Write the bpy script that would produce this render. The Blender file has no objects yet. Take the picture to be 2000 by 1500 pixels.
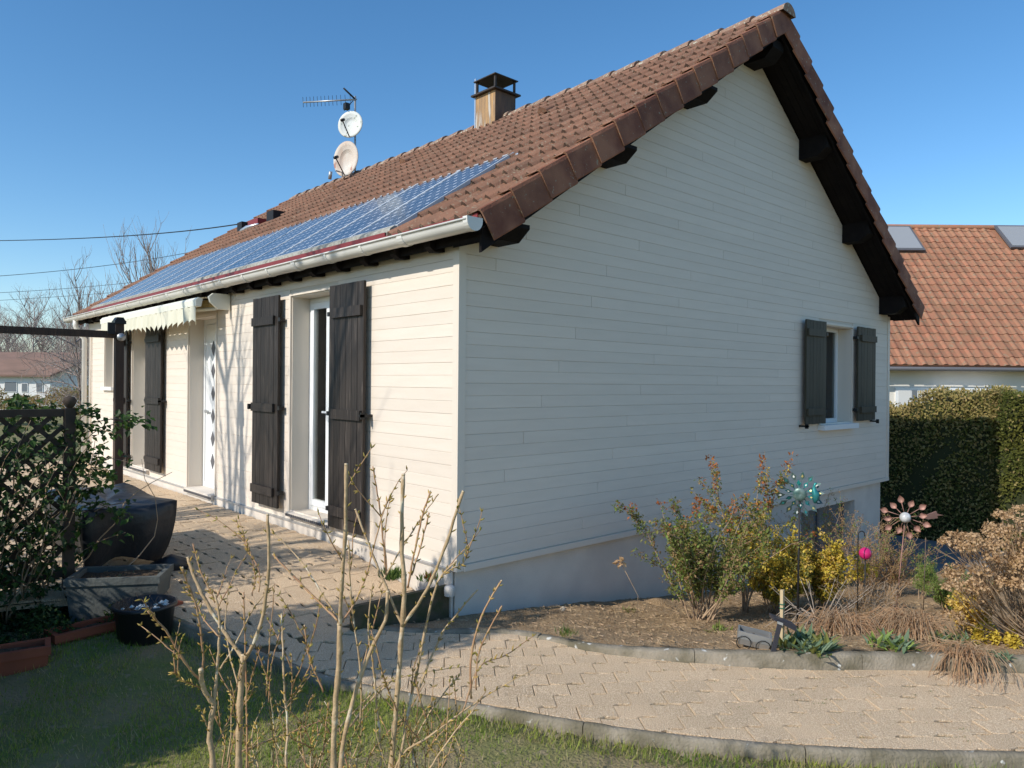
import bpy, math, random
from mathutils import Vector, Matrix
R = math.radians
random.seed(7)
sc = bpy.context.scene
# ------------------------------------------------------------------ camera
CAM = Vector((-3.54690, -4.43421, 1.45255)); FPX = 1441.39
YAW, PITCH, ROLL = 0.8236202385630114, -0.0012132937530992328, 0.00860604345503391
Fv = Vector((math.cos(YAW)*math.cos(PITCH), math.sin(YAW)*math.cos(PITCH), math.sin(PITCH)))
_r = Fv.cross(Vector((0, 0, 1))).normalized(); _u = _r.cross(Fv)
Rv = _r*math.cos(ROLL) + _u*math.sin(ROLL); Uv = -_r*math.sin(ROLL) + _u*math.cos(ROLL)
cam = bpy.data.cameras.new('camera'); cam_o = bpy.data.objects.new('camera', cam)
sc.collection.objects.link(cam_o); sc.camera = cam_o
cam.sensor_width = 36; cam.lens = FPX*36/2000; cam.clip_start = .05; cam.clip_end = 2000
cam_o.matrix_world = Matrix(((Rv.x, Uv.x, -Fv.x, CAM.x), (Rv.y, Uv.y, -Fv.y, CAM.y), (Rv.z, Uv.z, -Fv.z, CAM.z), (0, 0, 0, 1)))
# ------------------------------------------------------------------ world, sun, exposure
SUN_E = R(35.5); K = .06                                  # light travels (+1, -K)
w = bpy.data.worlds.new('World'); sc.world = w; w.use_nodes = True
nt = w.node_tree; nt.nodes.clear()
sky = nt.nodes.new('ShaderNodeTexSky'); sky.sky_type = 'NISHITA'; sky.sun_disc = False
sky.sun_elevation = SUN_E
_tx, _ty = -1.0, K                                      # towards the sun
sky.sun_rotation = math.atan2(_tx, _ty)
sky.air_density = 1.0; sky.dust_density = .3; sky.ozone_density = 3.0; sky.altitude = 200
bg = nt.nodes.new('ShaderNodeBackground'); bg.inputs[1].default_value = .15
wo = nt.nodes.new('ShaderNodeOutputWorld')
hs = nt.nodes.new('ShaderNodeHueSaturation'); hs.inputs['Saturation'].default_value = 1.22; hs.inputs['Hue'].default_value = .497
nt.links.new(sky.outputs[0], hs.inputs['Color']); nt.links.new(hs.outputs[0], bg.inputs[0]); nt.links.new(bg.outputs[0], wo.inputs[0])
sun = bpy.data.lights.new('sun', 'SUN'); sun.energy = 3.8; sun.angle = R(.53); sun.color = (1, .94, .85)
sun_o = bpy.data.objects.new('sun', sun); sc.collection.objects.link(sun_o)
_d = Vector((1, -K, -math.tan(SUN_E)*math.sqrt(1+K*K)))
sun_o.rotation_euler = _d.to_track_quat('-Z', 'Y').to_euler()
sun_o.location = (-20, 5, 20)
vs = sc.view_settings; vs.view_transform = 'Standard'; vs.look = 'None'; vs.gamma = 1; vs.use_curve_mapping = False
vs.exposure = 0.18
sc.render.engine = 'CYCLES'
sc.cycles.max_bounces = 6; sc.cycles.diffuse_bounces = 3; sc.cycles.transparent_max_bounces = 8

# ------------------------------------------------------------------ helpers
COL = bpy.data.collections.new('place'); sc.collection.children.link(COL)
def at(px, py, d):
    "world point at depth d on the sight line of a photo pixel"
    return CAM + d*(Fv + Rv*((px-1000)/FPX) + Uv*((750-py)/FPX))
class MB:
    def __init__(s): s.v = []; s.f = []; s.m = []; s.sm = []
    def add(s, vs_, fs, mi=0, smooth=False):
        b = len(s.v); s.v += [tuple(v) for v in vs_]
        for f in fs: s.f.append(tuple(b+i for i in f)); s.m.append(mi); s.sm.append(smooth)
    def box(s, a, b, mi=0, rz=0, c=None):
        x0, y0, z0 = a; x1, y1, z1 = b
        vs_ = [Vector((x, y, z)) for z in (z0, z1) for x, y in ((x0, y0), (x1, y0), (x1, y1), (x0, y1))]
        if rz:
            c = Vector(c) if c else Vector(((x0+x1)/2, (y0+y1)/2, 0)); m = Matrix.Rotation(rz, 3, 'Z')
            vs_ = [m @ (v-c)+c for v in vs_]
        s.add(vs_, [(0, 3, 2, 1), (4, 5, 6, 7), (0, 1, 5, 4), (1, 2, 6, 5), (2, 3, 7, 6), (3, 0, 4, 7)], mi)
    def prism(s, poly, d, mi=0):
        "poly: list of 3D points, d: extrusion vector"
        n = len(poly); d = Vector(d); P = [Vector(p) for p in poly]
        s.add(P+[p+d for p in P], [tuple(range(n))[::-1], tuple(range(n, 2*n))]+[(i, (i+1) % n, n+(i+1) % n, n+i) for i in range(n)], mi)
    def tube(s, pts, rad, n=6, mi=0, cap=True, smooth=True):
        pts = [Vector(p) for p in pts]; m = len(pts)
        if not hasattr(rad, '__len__'): rad = [rad]*m
        vs_ = []; prev = None
        for i, p in enumerate(pts):
            t = (pts[min(i+1, m-1)]-pts[max(i-1, 0)])
            if t.length < 1e-9: t = Vector((0, 0, 1))
            t.normalize()
            if prev is None:
                a = t.cross(Vector((0, 0, 1)) if abs(t.z) < .9 else Vector((1, 0, 0))).normalized()
            else:
                a = (prev - t*prev.dot(t))
                a = a.normalized() if a.length > 1e-6 else t.cross(Vector((1, 0, 0))).normalized()
            prev = a; b = t.cross(a)
            for k in range(n):
                q = 2*math.pi*k/n; vs_.append(p+(a*math.cos(q)+b*math.sin(q))*rad[i])
        fs = [(i*n+k, i*n+(k+1) % n, (i+1)*n+(k+1) % n, (i+1)*n+k) for i in range(m-1) for k in range(n)]
        if cap: fs += [tuple(range(n))[::-1], tuple((m-1)*n+k for k in range(n))]
        s.add(vs_, fs, mi, smooth)
    def lathe(s, prof, c=(0, 0, 0), n=16, mi=0, axis=None, smooth=True):
        c = Vector(c); ax = Vector(axis).normalized() if axis else Vector((0, 0, 1))
        q = ax.to_track_quat('Z', 'Y'); vs_ = []
        for r, z in prof:
            for k in range(n):
                t = 2*math.pi*k/n; vs_.append(c + q @ Vector((r*math.cos(t), r*math.sin(t), z)))
        m = len(prof)
        fs = [(i*n+k, i*n+(k+1) % n, (i+1)*n+(k+1) % n, (i+1)*n+k) for i in range(m-1) for k in range(n)]
        s.add(vs_, fs, mi, smooth)
    def leaf(s, p, d, up, L, W, mi=0):
        "a folded leaf: two triangles pairs about a midrib"
        p = Vector(p); d = Vector(d).normalized(); sd = d.cross(up)
        if sd.length < 1e-4: sd = d.cross(Vector((1, 0, 0)))
        sd.normalize(); nn = sd.cross(d)
        a = p; b = p+d*L*.45+sd*W*.5+nn*W*.15; c = p+d*L-nn*L*.12; e = p+d*L*.45-sd*W*.5+nn*W*.15
        s.add([a, b, c, e], [(0, 1, 2), (0, 2, 3)], mi)
    def mesh(s, name, mats):
        me = bpy.data.meshes.new(name); me.from_pydata(s.v, [], s.f)
        for m in (mats if isinstance(mats, (list, tuple)) else [mats]): me.materials.append(m)
        me.polygons.foreach_set('material_index', s.m); me.polygons.foreach_set('use_smooth', s.sm)
        me.update(); return me
    def build(s, name, mats, parent=None, kind=None, loc=None):
        return link(name, s.mesh(name, mats), parent, kind, loc)
def link(name, me, parent=None, kind=None, loc=None):
    o = bpy.data.objects.new(name, me); COL.objects.link(o)
    if parent: o.parent = parent
    if kind: o['kind'] = kind
    if loc is not None: o.location = loc
    return o
def tag(o, label, cat, group=None):
    o['label'] = label; o['category'] = cat
    if group: o['group'] = group
    return o
def empty(name, loc, label, cat, group=None):
    o = bpy.data.objects.new(name, None); COL.objects.link(o); o.location = loc; o.empty_display_size = .2
    return tag(o, label, cat, group)
class Sub(MB):
    "a builder whose world coordinates are stored relative to a thing's base"
    def __init__(s, root): super().__init__(); s.root = root
    def build(s, name, mats, parent=None, kind=None):
        l = s.root.location
        s.v = [(v[0]-l.x, v[1]-l.y, v[2]-l.z) for v in s.v]
        return MB.build(s, name, mats, parent or s.root, kind)
def copy_tree(o, parent=None):
    kids = list(o.children); c = o.copy(); COL.objects.link(c); c.parent = parent
    for ch in kids: copy_tree(ch, c)
    return c
rnd = random.uniform
def rv(): return Vector((random.gauss(0, 1), random.gauss(0, 1), random.gauss(0, 1))).normalized()

# ------------------------------------------------------------------ materials
def mat(name, c1, c2=None, rough=.8, scale=6, stretch=(1, 1, 1), bump=0, bscale=40, c3=None, s3=60, t3=.6, rand=.0, metal=0, spec=.3, thr=(.35, .65), detail=6, bdist=.01, subsurf=0):
    m = bpy.data.materials.new(name); m.use_nodes = True; N = m.node_tree.nodes; L = m.node_tree.links
    b = N['Principled BSDF']; b.inputs['Roughness'].default_value = rough; b.inputs['Metallic'].default_value = metal
    b.inputs['Specular IOR Level'].default_value = spec
    geo = N.new('ShaderNodeNewGeometry'); mp = N.new('ShaderNodeMapping'); mp.inputs['Scale'].default_value = stretch
    L.new(geo.outputs['Position'], mp.inputs[0])
    def noise(s, det=detail):
        n = N.new('ShaderNodeTexNoise'); n.inputs['Scale'].default_value = s; n.inputs['Detail'].default_value = det
        L.new(mp.outputs[0], n.inputs['Vector']); return n
    def mixc(fac, a, bb, mode='MIX'):
        x = N.new('ShaderNodeMix'); x.data_type = 'RGBA'; x.blend_type = mode
        if isinstance(fac, float): x.inputs[0].default_value = fac
        else: L.new(fac, x.inputs[0])
        for k, v in ((6, a), (7, bb)):
            if isinstance(v, tuple): x.inputs[k].default_value = v+(1,) if len(v) == 3 else v
            else: L.new(v, x.inputs[k])
        return x.outputs[2]
    col = c1
    if c2:
        n = noise(scale); rmp = N.new('ShaderNodeMapRange'); rmp.inputs[1].default_value = thr[0]; rmp.inputs[2].default_value = thr[1]
        L.new(n.outputs[0], rmp.inputs[0]); col = mixc(rmp.outputs[0], c1, c2)
    if c3:
        n = noise(s3, 3); rmp = N.new('ShaderNodeMapRange'); rmp.inputs[1].default_value = t3; rmp.inputs[2].default_value = t3+.06
        L.new(n.outputs[0], rmp.inputs[0]); col = mixc(rmp.outputs[0], col, c3)
    if rand:
        oi = N.new('ShaderNodeObjectInfo'); rmp = N.new('ShaderNodeMapRange'); rmp.inputs[3].default_value = 1-rand; rmp.inputs[4].default_value = 1+rand
        L.new(oi.outputs['Random'], rmp.inputs[0])
        cc = N.new('ShaderNodeCombineColor')
        for i in range(3): L.new(rmp.outputs[0], cc.inputs[i])
        col = mixc(1.0, col, cc.outputs[0], 'MULTIPLY')
    if isinstance(col, tuple): b.inputs['Base Color'].default_value = col+(1,)
    else: L.new(col, b.inputs['Base Color'])
    if bump:
        n = noise(bscale, 5); bp = N.new('ShaderNodeBump'); bp.inputs['Strength'].default_value = bump; bp.inputs['Distance'].default_value = bdist
        L.new(n.outputs[0], bp.inputs['Height']); L.new(bp.outputs[0], b.inputs['Normal'])
    m['_out'] = 1
    return m
def leafmat(name, c1, c2, rough=.55, tr=.35, scale=9):
    m = mat(name, c1, c2, rough=rough, scale=scale, spec=.35)
    N = m.node_tree.nodes; L = m.node_tree.links; b = N['Principled BSDF']; out = N['Material Output']
    t = N.new('ShaderNodeBsdfTranslucent'); mx = N.new('ShaderNodeMixShader'); mx.inputs[0].default_value = tr
    src = b.inputs['Base Color'].links[0].from_socket if b.inputs['Base Color'].links else None
    if src: L.new(src, t.inputs[0])
    L.new(b.outputs[0], mx.inputs[1]); L.new(t.outputs[0], mx.inputs[2]); L.new(mx.outputs[0], out.inputs[0])
    return m
M = {}
M['clad'] = mat('cream_cladding', (.75, .655, .545), (.78, .685, .575), rough=.6, scale=2, stretch=(1, 1, 8), bump=.3, bscale=22, rand=.03, bdist=.004)
M['clad'].node_tree.nodes['Mapping'].inputs['Scale'].default_value = (1, 1, 9)
M['trim'] = mat('cream_trim', (.75, .66, .55), rough=.5)
M['whiteplinth'] = mat('white_render', (.72, .65, .56), (.63, .565, .49), rough=.85, scale=3, bump=.3, bscale=90)
M['groutwall'] = mat('cream_backing', (.64, .56, .46), rough=.8)
M['pvc'] = mat('white_pvc', (.82, .83, .82), rough=.3, spec=.5)
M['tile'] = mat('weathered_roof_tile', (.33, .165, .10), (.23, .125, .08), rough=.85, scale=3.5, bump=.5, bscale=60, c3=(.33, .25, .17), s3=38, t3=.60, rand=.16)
M['tiledirtshade'] = mat('dirty_pan_shaded_lip', (.09, .055, .04), (.14, .085, .06), rough=.9, scale=9, bump=.5, bscale=60, c3=(.24, .19, .13), s3=38, t3=.6, rand=.16)
M['verge'] = mat('verge_tile', (.18, .066, .04), (.32, .14, .08), rough=.8, scale=4, bump=.5, bscale=60, c3=(.32, .27, .19), s3=30, t3=.66, rand=.15)
M['ridge'] = mat('ridge_tile', (.32, .21, .15), (.22, .13, .09), rough=.85, scale=8, bump=.5, bscale=60, c3=(.42, .39, .30), s3=24, t3=.57, rand=.12)
M['dark'] = mat('dark_stained_wood', (.010, .008, .008), (.015, .012, .011), rough=.7, scale=8, bump=.3, spec=.1)
M['shutter'] = mat('weathered_shutter_wood', (.024, .019, .016), (.046, .036, .030), rough=.55, scale=9, stretch=(6, 6, .35), bump=.7, bscale=14, c3=(.11, .09, .075), s3=9, t3=.65, rand=.25, bdist=.006)
M['shutterg'] = mat('green_brown_shutter_wood', (.055, .048, .032), (.078, .066, .044), rough=.6, scale=9, stretch=(6, 6, .35), bump=.6, bscale=14, rand=.15, bdist=.006)
M['iron'] = mat('black_iron', (.02, .02, .02), rough=.45)
M['redfascia'] = mat('red_fascia', (.22, .035, .035), rough=.5)
M['gutter'] = mat('pale_zinc_gutter', (.74, .72, .66), (.66, .64, .59), rough=.4, scale=3, spec=.5)
M['seal'] = mat('lichen_grey_edge', (.40, .39, .34), (.24, .23, .19), rough=.9, scale=30, bump=.6, bscale=70, rand=.1)
M['alu'] = mat('aluminium', (.6, .62, .64), rough=.35, metal=.7)
M['interior'] = mat('interior_plaster', (.50, .46, .39), rough=.9)
M['paver'] = mat('pinkish_paver', (.76, .545, .34), (.62, .45, .285), rough=.95, scale=2.2, bump=1, bscale=130, c3=(.88, .70, .49), s3=150, t3=.52, rand=.06, bdist=.02, thr=(.3, .7))
M['joint'] = mat('joint_sand_moss', (.13, .095, .06), (.07, .07, .03), rough=1, scale=12, bump=.6, bscale=80)
M['kerb'] = mat('mossy_concrete', (.31, .265, .20), (.15, .13, .085), rough=.95, scale=6, bump=1, bscale=60, c3=(.60, .59, .54), s3=16, t3=.66)
M['soil'] = mat('straw_mulch_ground', (.38, .255, .14), (.26, .17, .09), rough=1, scale=5, bump=1, bscale=60, c3=(.44, .34, .22), s3=90, t3=.56, bdist=.02)
M['straw'] = mat('straw_chip', (.42, .31, .18), (.30, .20, .11), rough=.9, scale=20, rand=.1)
M['lawn'] = mat('lawn_ground', (.15, .175, .045), (.27, .21, .115), rough=1, scale=2.4, bump=1, bscale=50, c3=(.27, .22, .13), s3=14, t3=.60, bdist=.02)
M['blade'] = leafmat('grass_blade', (.20, .30, .035), (.36, .40, .07), scale=1.8)
M['bladedry'] = leafmat('dry_grass_blade', (.48, .40, .20), (.36, .30, .14), scale=4)
M['field'] = mat('far_field', (.16, .17, .06), (.24, .18, .09), rough=1, scale=.15)
M['asphalt'] = mat('driveway_asphalt', (.17, .165, .16), (.21, .20, .19), rough=.95, scale=3, bump=.4, bscale=120)
M['stem'] = mat('pale_shrub_bark', (.54, .39, .23), (.38, .26, .14), rough=.7, scale=18, c3=(.62, .54, .40), s3=14, t3=.60, bump=.4, bscale=90)
M['stemred'] = mat('reddish_twig', (.36, .19, .10), (.47, .30, .16), rough=.55, scale=30)
M['bud'] = leafmat('green_bud', (.42, .36, .07), (.36, .24, .08))
M['cutwood'] = mat('cut_stem_end', (.58, .45, .28), rough=.8)
M['bark'] = mat('dark_bark', (.14, .10, .075), (.21, .165, .13), rough=.9, scale=6)
M['birch'] = mat('pale_birch_bark', (.38, .34, .31), (.24, .20, .18), rough=.9, scale=2)
M['fartwig'] = mat('far_twigs', (.33, .265, .235), (.40, .33, .29), rough=1, scale=.4)
M['darkleaf'] = leafmat('dark_climber_leaf', (.026, .055, .016), (.05, .09, .022), tr=.3)
M['brightleaf'] = leafmat('climber_leaf_green', (.055, .12, .02), (.09, .16, .03), tr=.4)
M['oliveleaf'] = leafmat('olive_leaf', (.15, .19, .045), (.24, .23, .06))
M['redleaf'] = leafmat('red_orange_leaf', (.42, .11, .035), (.52, .20, .05))
M['brownleaf'] = leafmat('brown_leaf', (.33, .19, .09), (.42, .28, .13))
M['yellowleaf'] = leafmat('yellow_leaf', (.74, .56, .08), (.58, .44, .06))
M['golden'] = leafmat('golden_leaf', (.78, .58, .20), (.66, .42, .09))
M['paleleaf'] = leafmat('grey_green_leaf', (.22, .30, .19), (.15, .23, .12))
M['limeleaf'] = leafmat('lime_leaf', (.28, .36, .08), (.20, .30, .06))
M['hydr'] = leafmat('dried_flowerhead', (.66, .46, .27), (.52, .34, .18), scale=14)
M['drytwig'] = mat('dry_twig', (.46, .33, .21), (.33, .22, .135), rough=.9, scale=12)
M['grey_twig'] = mat('grey_dry_stalk', (.42, .36, .30), (.30, .24, .18), rough=.9, scale=12)
M['hedgeleaf'] = leafmat('hedge_leaf', (.085, .11, .025), (.17, .165, .035), tr=.3, scale=1.2)
M['hedgebrown'] = leafmat('hedge_brown_tip', (.44, .33, .14), (.33, .29, .09), tr=.3)
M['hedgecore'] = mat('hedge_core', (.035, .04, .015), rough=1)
M['cover'] = mat('black_plastic_cover', (.020, .022, .026), (.032, .034, .038), rough=.42, scale=3, spec=.5, bump=.5, bscale=8, bdist=.03)
M['blackpot'] = mat('black_plastic_pot', (.018, .018, .02), rough=.4, spec=.5)
M['greytrough'] = mat('grey_stone_planter', (.13, .14, .13), (.085, .09, .085), rough=.85, scale=6, bump=.5, bscale=50)
M['terracotta'] = mat('terracotta', (.33, .09, .045), (.26, .075, .04), rough=.8, scale=8)
M['potsoil'] = mat('potting_soil', (.07, .05, .035), (.12, .085, .055), rough=1, scale=18, bump=1, bscale=50, bdist=.03)
M['postwood'] = mat('brown_post_wood', (.085, .055, .038), (.06, .04, .03), rough=.75, scale=9, stretch=(4, 4, .5), bump=.4)
M['trelliswood'] = mat('trellis_wood', (.085, .062, .045), (.055, .042, .032), rough=.85, scale=9)
M['galv'] = mat('galvanised_bracket', (.45, .46, .46), rough=.4, metal=.7)
M['awncloth'] = mat('cream_awning_cloth', (.72, .69, .55), (.66, .64, .50), rough=.85, scale=4)
M['awnbox'] = mat('ivory_awning_case', (.80, .78, .66), rough=.4)
M['awnroll'] = mat('yellowed_roller', (.45, .33, .12), (.30, .22, .09), rough=.6, scale=9)
M['dish'] = mat('weathered_white_dish', (.70, .72, .68), (.62, .62, .56), rough=.6, scale=2, c3=(.30, .33, .27), s3=9, t3=.60)
M['dishrust'] = mat('rust_stained_dish', (.66, .62, .55), (.55, .42, .33), rough=.7, scale=5, stretch=(1, 1, .35), c3=(.42, .22, .17), s3=7, t3=.60)
M['chim'] = mat('rust_streaked_chimney', (.50, .30, .13), (.22, .15, .10), rough=.7, scale=7, stretch=(2.2, 2.2, .22), c3=(.50, .46, .40), s3=7, t3=.58)
M['chimside'] = mat('shaded_sooty_rusty_sheet', (.085, .06, .05), (.15, .095, .06), rough=.7, scale=6, stretch=(2, 2, .3))  # shade of the side away from the sun added to the sooty colour
M['chimdark'] = mat('sooty_metal', (.035, .03, .028), (.06, .045, .035), rough=.6, scale=6)
M['cable'] = mat('black_cable', (.015, .015, .017), rough=.6)
M['ntile'] = mat('neighbour_roof_tile', (.36, .155, .09), (.29, .155, .09), rough=.85, scale=5, c3=(.27, .19, .12), s3=9, t3=.60, rand=.13, bump=.3)
M['nwall'] = mat('neighbour_render', (.74, .70, .62), rough=.9)
M['skylight'] = mat('grey_skylight_blind', (.30, .31, .32), rough=.4, spec=.5)
M['slate'] = mat('grey_frame', (.12, .12, .13), rough=.4)
M['fartile'] = mat('far_roof_tile', (.25, .155, .12), (.20, .13, .10), rough=.9, scale=.6, stretch=(1, 1, 6))
M['farwall'] = mat('far_white_wall', (.76, .75, .72), rough=.9)
M['farglass'] = mat('far_window_glass', (.16, .18, .20), rough=.2)
M['copper'] = mat('copper_petal', (.38, .21, .165), (.27, .145, .11), rough=.55, metal=.25, scale=9)
M['teal'] = mat('teal_metal', (.02, .26, .24), (.03, .17, .18), rough=.35, metal=.3, spec=.5)
M['tealdark'] = mat('dark_teal_feather', (.05, .12, .11), (.16, .22, .20), rough=.4, metal=.4, scale=24)
M['gold'] = mat('gold_paint', (.50, .42, .16), rough=.4, metal=.5)
M['pinkglass'] = mat('pink_glass', (.55, .02, .14), rough=.12, spec=.6)
M['crackle'] = mat('crackle_glass_ball', (.42, .42, .40), (.62, .62, .60), rough=.15, scale=40, spec=.7)
M['bamboo'] = mat('pale_stake', (.52, .40, .24), rough=.7)
M['greentie'] = mat('green_tie', (.03, .14, .08), rough=.6)
M['solar_black'] = mat('dark_grey_plastic', (.045, .045, .055), rough=.5)
M['stone'] = mat('pale_stone', (.50, .44, .34), (.38, .33, .26), rough=.9, scale=14)
M['curtain'] = mat('white_net_curtain', (.66, .66, .64), rough=.9)
M['taupe'] = mat('taupe_curtain', (.30, .27, .22), rough=.95)
M['galvlight'] = mat('pale_aluminium', (.72, .74, .75), rough=.45, metal=.2)
M['led'] = mat('solar_lamp_panel', (.09, .10, .13), rough=.25)

def glassmat():
    m = bpy.data.materials.new('window_glass'); m.use_nodes = True; N = m.node_tree.nodes; L = m.node_tree.links; N.clear()
    o = N.new('ShaderNodeOutputMaterial'); mx = N.new('ShaderNodeMixShader'); t = N.new('ShaderNodeBsdfTransparent'); g = N.new('ShaderNodeBsdfGlossy')
    t.inputs[0].default_value = (.80, .82, .80, 1); g.inputs['Roughness'].default_value = .01
    fr = N.new('ShaderNodeFresnel'); fr.inputs[0].default_value = 1.5
    L.new(fr.outputs[0], mx.inputs[0]); L.new(t.outputs[0], mx.inputs[1]); L.new(g.outputs[0], mx.inputs[2]); L.new(mx.outputs[0], o.inputs[0]); return m
M['glass'] = glassmat()
def cellmat():
    "photovoltaic cells: blue squares with cut corners under glass, object space x (width) / y (length)"
    m = bpy.data.materials.new('solar_cells'); m.use_nodes = True; N = m.node_tree.nodes; L = m.node_tree.links
    b = N['Principled BSDF']; b.inputs['Roughness'].default_value = .24; b.inputs['Specular IOR Level'].default_value = .5
    tc = N.new('ShaderNodeTexCoord'); sp = N.new('ShaderNodeSeparateXYZ'); L.new(tc.outputs['Object'], sp.inputs[0])
    def mth(op, a, c=None):
        x = N.new('ShaderNodeMath'); x.operation = op
        for i, v in enumerate((a, c)):
            if v is None: continue
            if isinstance(v, (int, float)): x.inputs[i].default_value = v
            else: L.new(v, x.inputs[i])
        return x.outputs[0]
    pitch = .1265
    def cellabs(o_): return mth('ABSOLUTE', mth('SUBTRACT', mth('FRACT', mth('DIVIDE', mth('ADD', o_, 100*pitch), pitch)), .5))
    ax = cellabs(sp.outputs[0]); ay = cellabs(sp.outputs[1])
    g1 = mth('GREATER_THAN', mth('MAXIMUM', ax, ay), .491)
    g2 = mth('GREATER_THAN', mth('ADD', ax, ay), .80)
    g = mth('MAXIMUM', g1, g2)
    bus = mth('GREATER_THAN', mth('ABSOLUTE', mth('SUBTRACT', ax, .22)), 5)
    mx = N.new('ShaderNodeMix'); mx.data_type = 'RGBA'; L.new(g, mx.inputs[0])
    mx.inputs[6].default_value = (.07, .078, .095, 1); mx.inputs[7].default_value = (.66, .68, .70, 1)
    no = N.new('ShaderNodeTexNoise'); no.inputs['Scale'].default_value = 1.2; ge = N.new('ShaderNodeNewGeometry'); L.new(ge.outputs['Position'], no.inputs['Vector'])
    rm = N.new('ShaderNodeMapRange'); rm.inputs[1].default_value = .55; rm.inputs[2].default_value = .8; rm.inputs[4].default_value = .10; L.new(no.outputs[0], rm.inputs[0])
    m2 = N.new('ShaderNodeMix'); m2.data_type = 'RGBA'; L.new(rm.outputs[0], m2.inputs[0]); L.new(mx.outputs[2], m2.inputs[6]); m2.inputs[7].default_value = (.30, .30, .28, 1)
    L.new(m2.outputs[2], b.inputs['Base Color']); b.inputs['Coat Weight'].default_value = .3; b.inputs['Coat Roughness'].default_value = .08
    return m
M['cells'] = cellmat()

# ------------------------------------------------------------------ ground heights
KR = [(-.80, .10), (-.50, -.22), (-.02, -.70), (.14, -1.30), (.46, -1.82), (.86, -2.30), (1.24, -2.66), (1.62, -3.02), (2.3, -3.75), (4.2, -5.6)]
KL = [(-3.4, 1.75), (-2.5, 1.62), (-1.98, 1.25), (-1.66, .60), (-1.46, 0), (-1.28, -.64), (-.84, -1.51), (-.44, -2.24), (.10, -2.93), (.70, -3.52), (1.5, -4.35), (3.2, -6.2)]
def smooth(pts, n=4):
    P = [Vector(p) for p in pts]; out = []
    for i in range(len(P)-1):
        a, b, c, d = P[max(i-1, 0)], P[i], P[i+1], P[min(i+2, len(P)-1)]
        for k in range(n):
            t = k/n; out.append(.5*((2*b)+(c-a)*t+(2*a-5*b+4*c-d)*t*t+(3*b-a-3*c+d)*t**3))
    out.append(P[-1]); return out
KRs = smooth(KR); KLs = smooth(KL)
def sdist(poly, x, y):
    "signed distance to polyline, positive on its left; nearest point and direction"
    best = (1e9, None, None); p = Vector((x, y))
    for a, b in zip(poly, poly[1:]):
        d = b-a; t = max(0, min(1, (p-a).dot(d)/d.length_squared)); q = a+d*t; e = (p-q).length
        if e < best[0]:
            s = d.x*(y-a.y)-d.y*(x-a.x); best = (e, s, (q, d.normalized()))
    return (best[0] if best[1] > 0 else -best[0]), best[2]
def sst(a, b, x):
    t = max(0, min(1, (x-a)/(b-a))); return t*t*(3-2*t)
def zpath(x, y): return -.08-.22*sst(2.0, -.3, y)
def zbed(x, y):
    d = sdist(KRs, x, y)[0]
    return -.302+.085*sst(-.5, -2.5, y)-.155*max(0, d-.15)+.02*math.sin(x*5)*math.sin(y*4.3)*min(1, max(0, d-.08)*3)
def zground(x, y):
    dl = sdist(KLs, x, y)[0]
    if y > -.02 and -60 < x < .0: base = None
    dr = sdist(KRs, x, y)[0]
    if dr > 0 and not (y > .1 and x < 0):
        z = max(zbed(x, y)-.0, -1.30)
        return z
    if dl < 0:                                            # lawn side
        z = -.375+.015*math.sin(x*2.1+1)*math.sin(y*1.7)
        if y > 0: z = -.375+.2*sst(0, 3, y)
        return z
    return zpath(x, y)-.10 if y < 1.7 else -.2
def grid(name, xs, ys, zf, m, kind='structure'):
    mb = MB(); nx, ny = len(xs), len(ys)
    mb.add([(x, y, zf(x, y)) for y in ys for x in xs], [(j*nx+i, j*nx+i+1, (j+1)*nx+i+1, (j+1)*nx+i) for j in range(ny-1) for i in range(nx-1)], 0, True)
    return mb.build(name, m, None, kind)
def axis(a, b, step, far):
    v = [a+i*step for i in range(int(round((b-a)/step))+1)]
    lo = []; hi = []; s = step; x = a
    while x > -far: s *= 1.6; x -= s; lo.append(x)
    s = step; x = b
    while x < far: s *= 1.6; x += s; hi.append(x)
    return lo[::-1]+v+hi
XS = axis(-6, 9, .12, 600); YS = axis(-7, 3, .12, 600)
def zlawn(x, y):
    dr = sdist(KRs, x, y)[0]; dl = sdist(KLs, x, y)[0]
    if x > 9.05 or (y < -6 and x > 6): return -1.42
    if dr > 0 and y < .1: return -1.45                    # well under the bed sheet
    if y > 11.5 and x > 1: return -1.4
    if dl < 0:
        z = -.352+.012*math.sin(x*2.1+1)*math.sin(y*1.7)-.02*sst(-1.5,-3.5,y)
        if y > -.5: z = max(z, min(-.26, zpath(x, y)-.07)-.25*max(0, -dl-.6)); z = max(z, -.352)
        if y > 1.8: z += .1*sst(1.8, 4, y)
        if y > 25: z = -.8
        return z
    if x > -.4 and y > .1: return -1.45
    return -.55 if y < 1.9 else -.24
grid('ground', XS, YS, zlawn, M['lawn'])
def bed_sheet():
    xs = [-1+i*.11 for i in range(85)]; ys = [-6.5+i*.11 for i in range(62)]
    mb = MB(); idx = {}; fs = []
    def vid(i, j):
        if (i, j) not in idx:
            x, y = xs[i], ys[j]; sd0, (q0, d0) = sdist(KRs, x, y)
            if sd0 < .07: x, y = q0.x-d0.y*.07, q0.y+d0.x*.07
            z = max(zbed(x, y)+(.018*math.sin(x*9+y*3)*math.sin(y*7)+rnd(-.006, .006))*min(1, max(0, sd0-.1)*5), -1.32); idx[(i, j)] = len(mb.v); mb.v.append((x, y, z))
        return idx[(i, j)]
    for j in range(len(ys)-1):
        for i in range(len(xs)-1):
            cx, cy = xs[i]+.055, ys[j]+.055
            if sdist(KRs, cx, cy)[0] > -.07 and cy < .26 and (cx > 0 or cy < .12): fs.append((vid(i, j), vid(i+1, j), vid(i+1, j+1), vid(i, j+1)))
    mb.f = fs; mb.m = [0]*len(fs); mb.sm = [True]*len(fs); return mb.build('flower_bed', M['soil'], None, 'structure')
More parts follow.
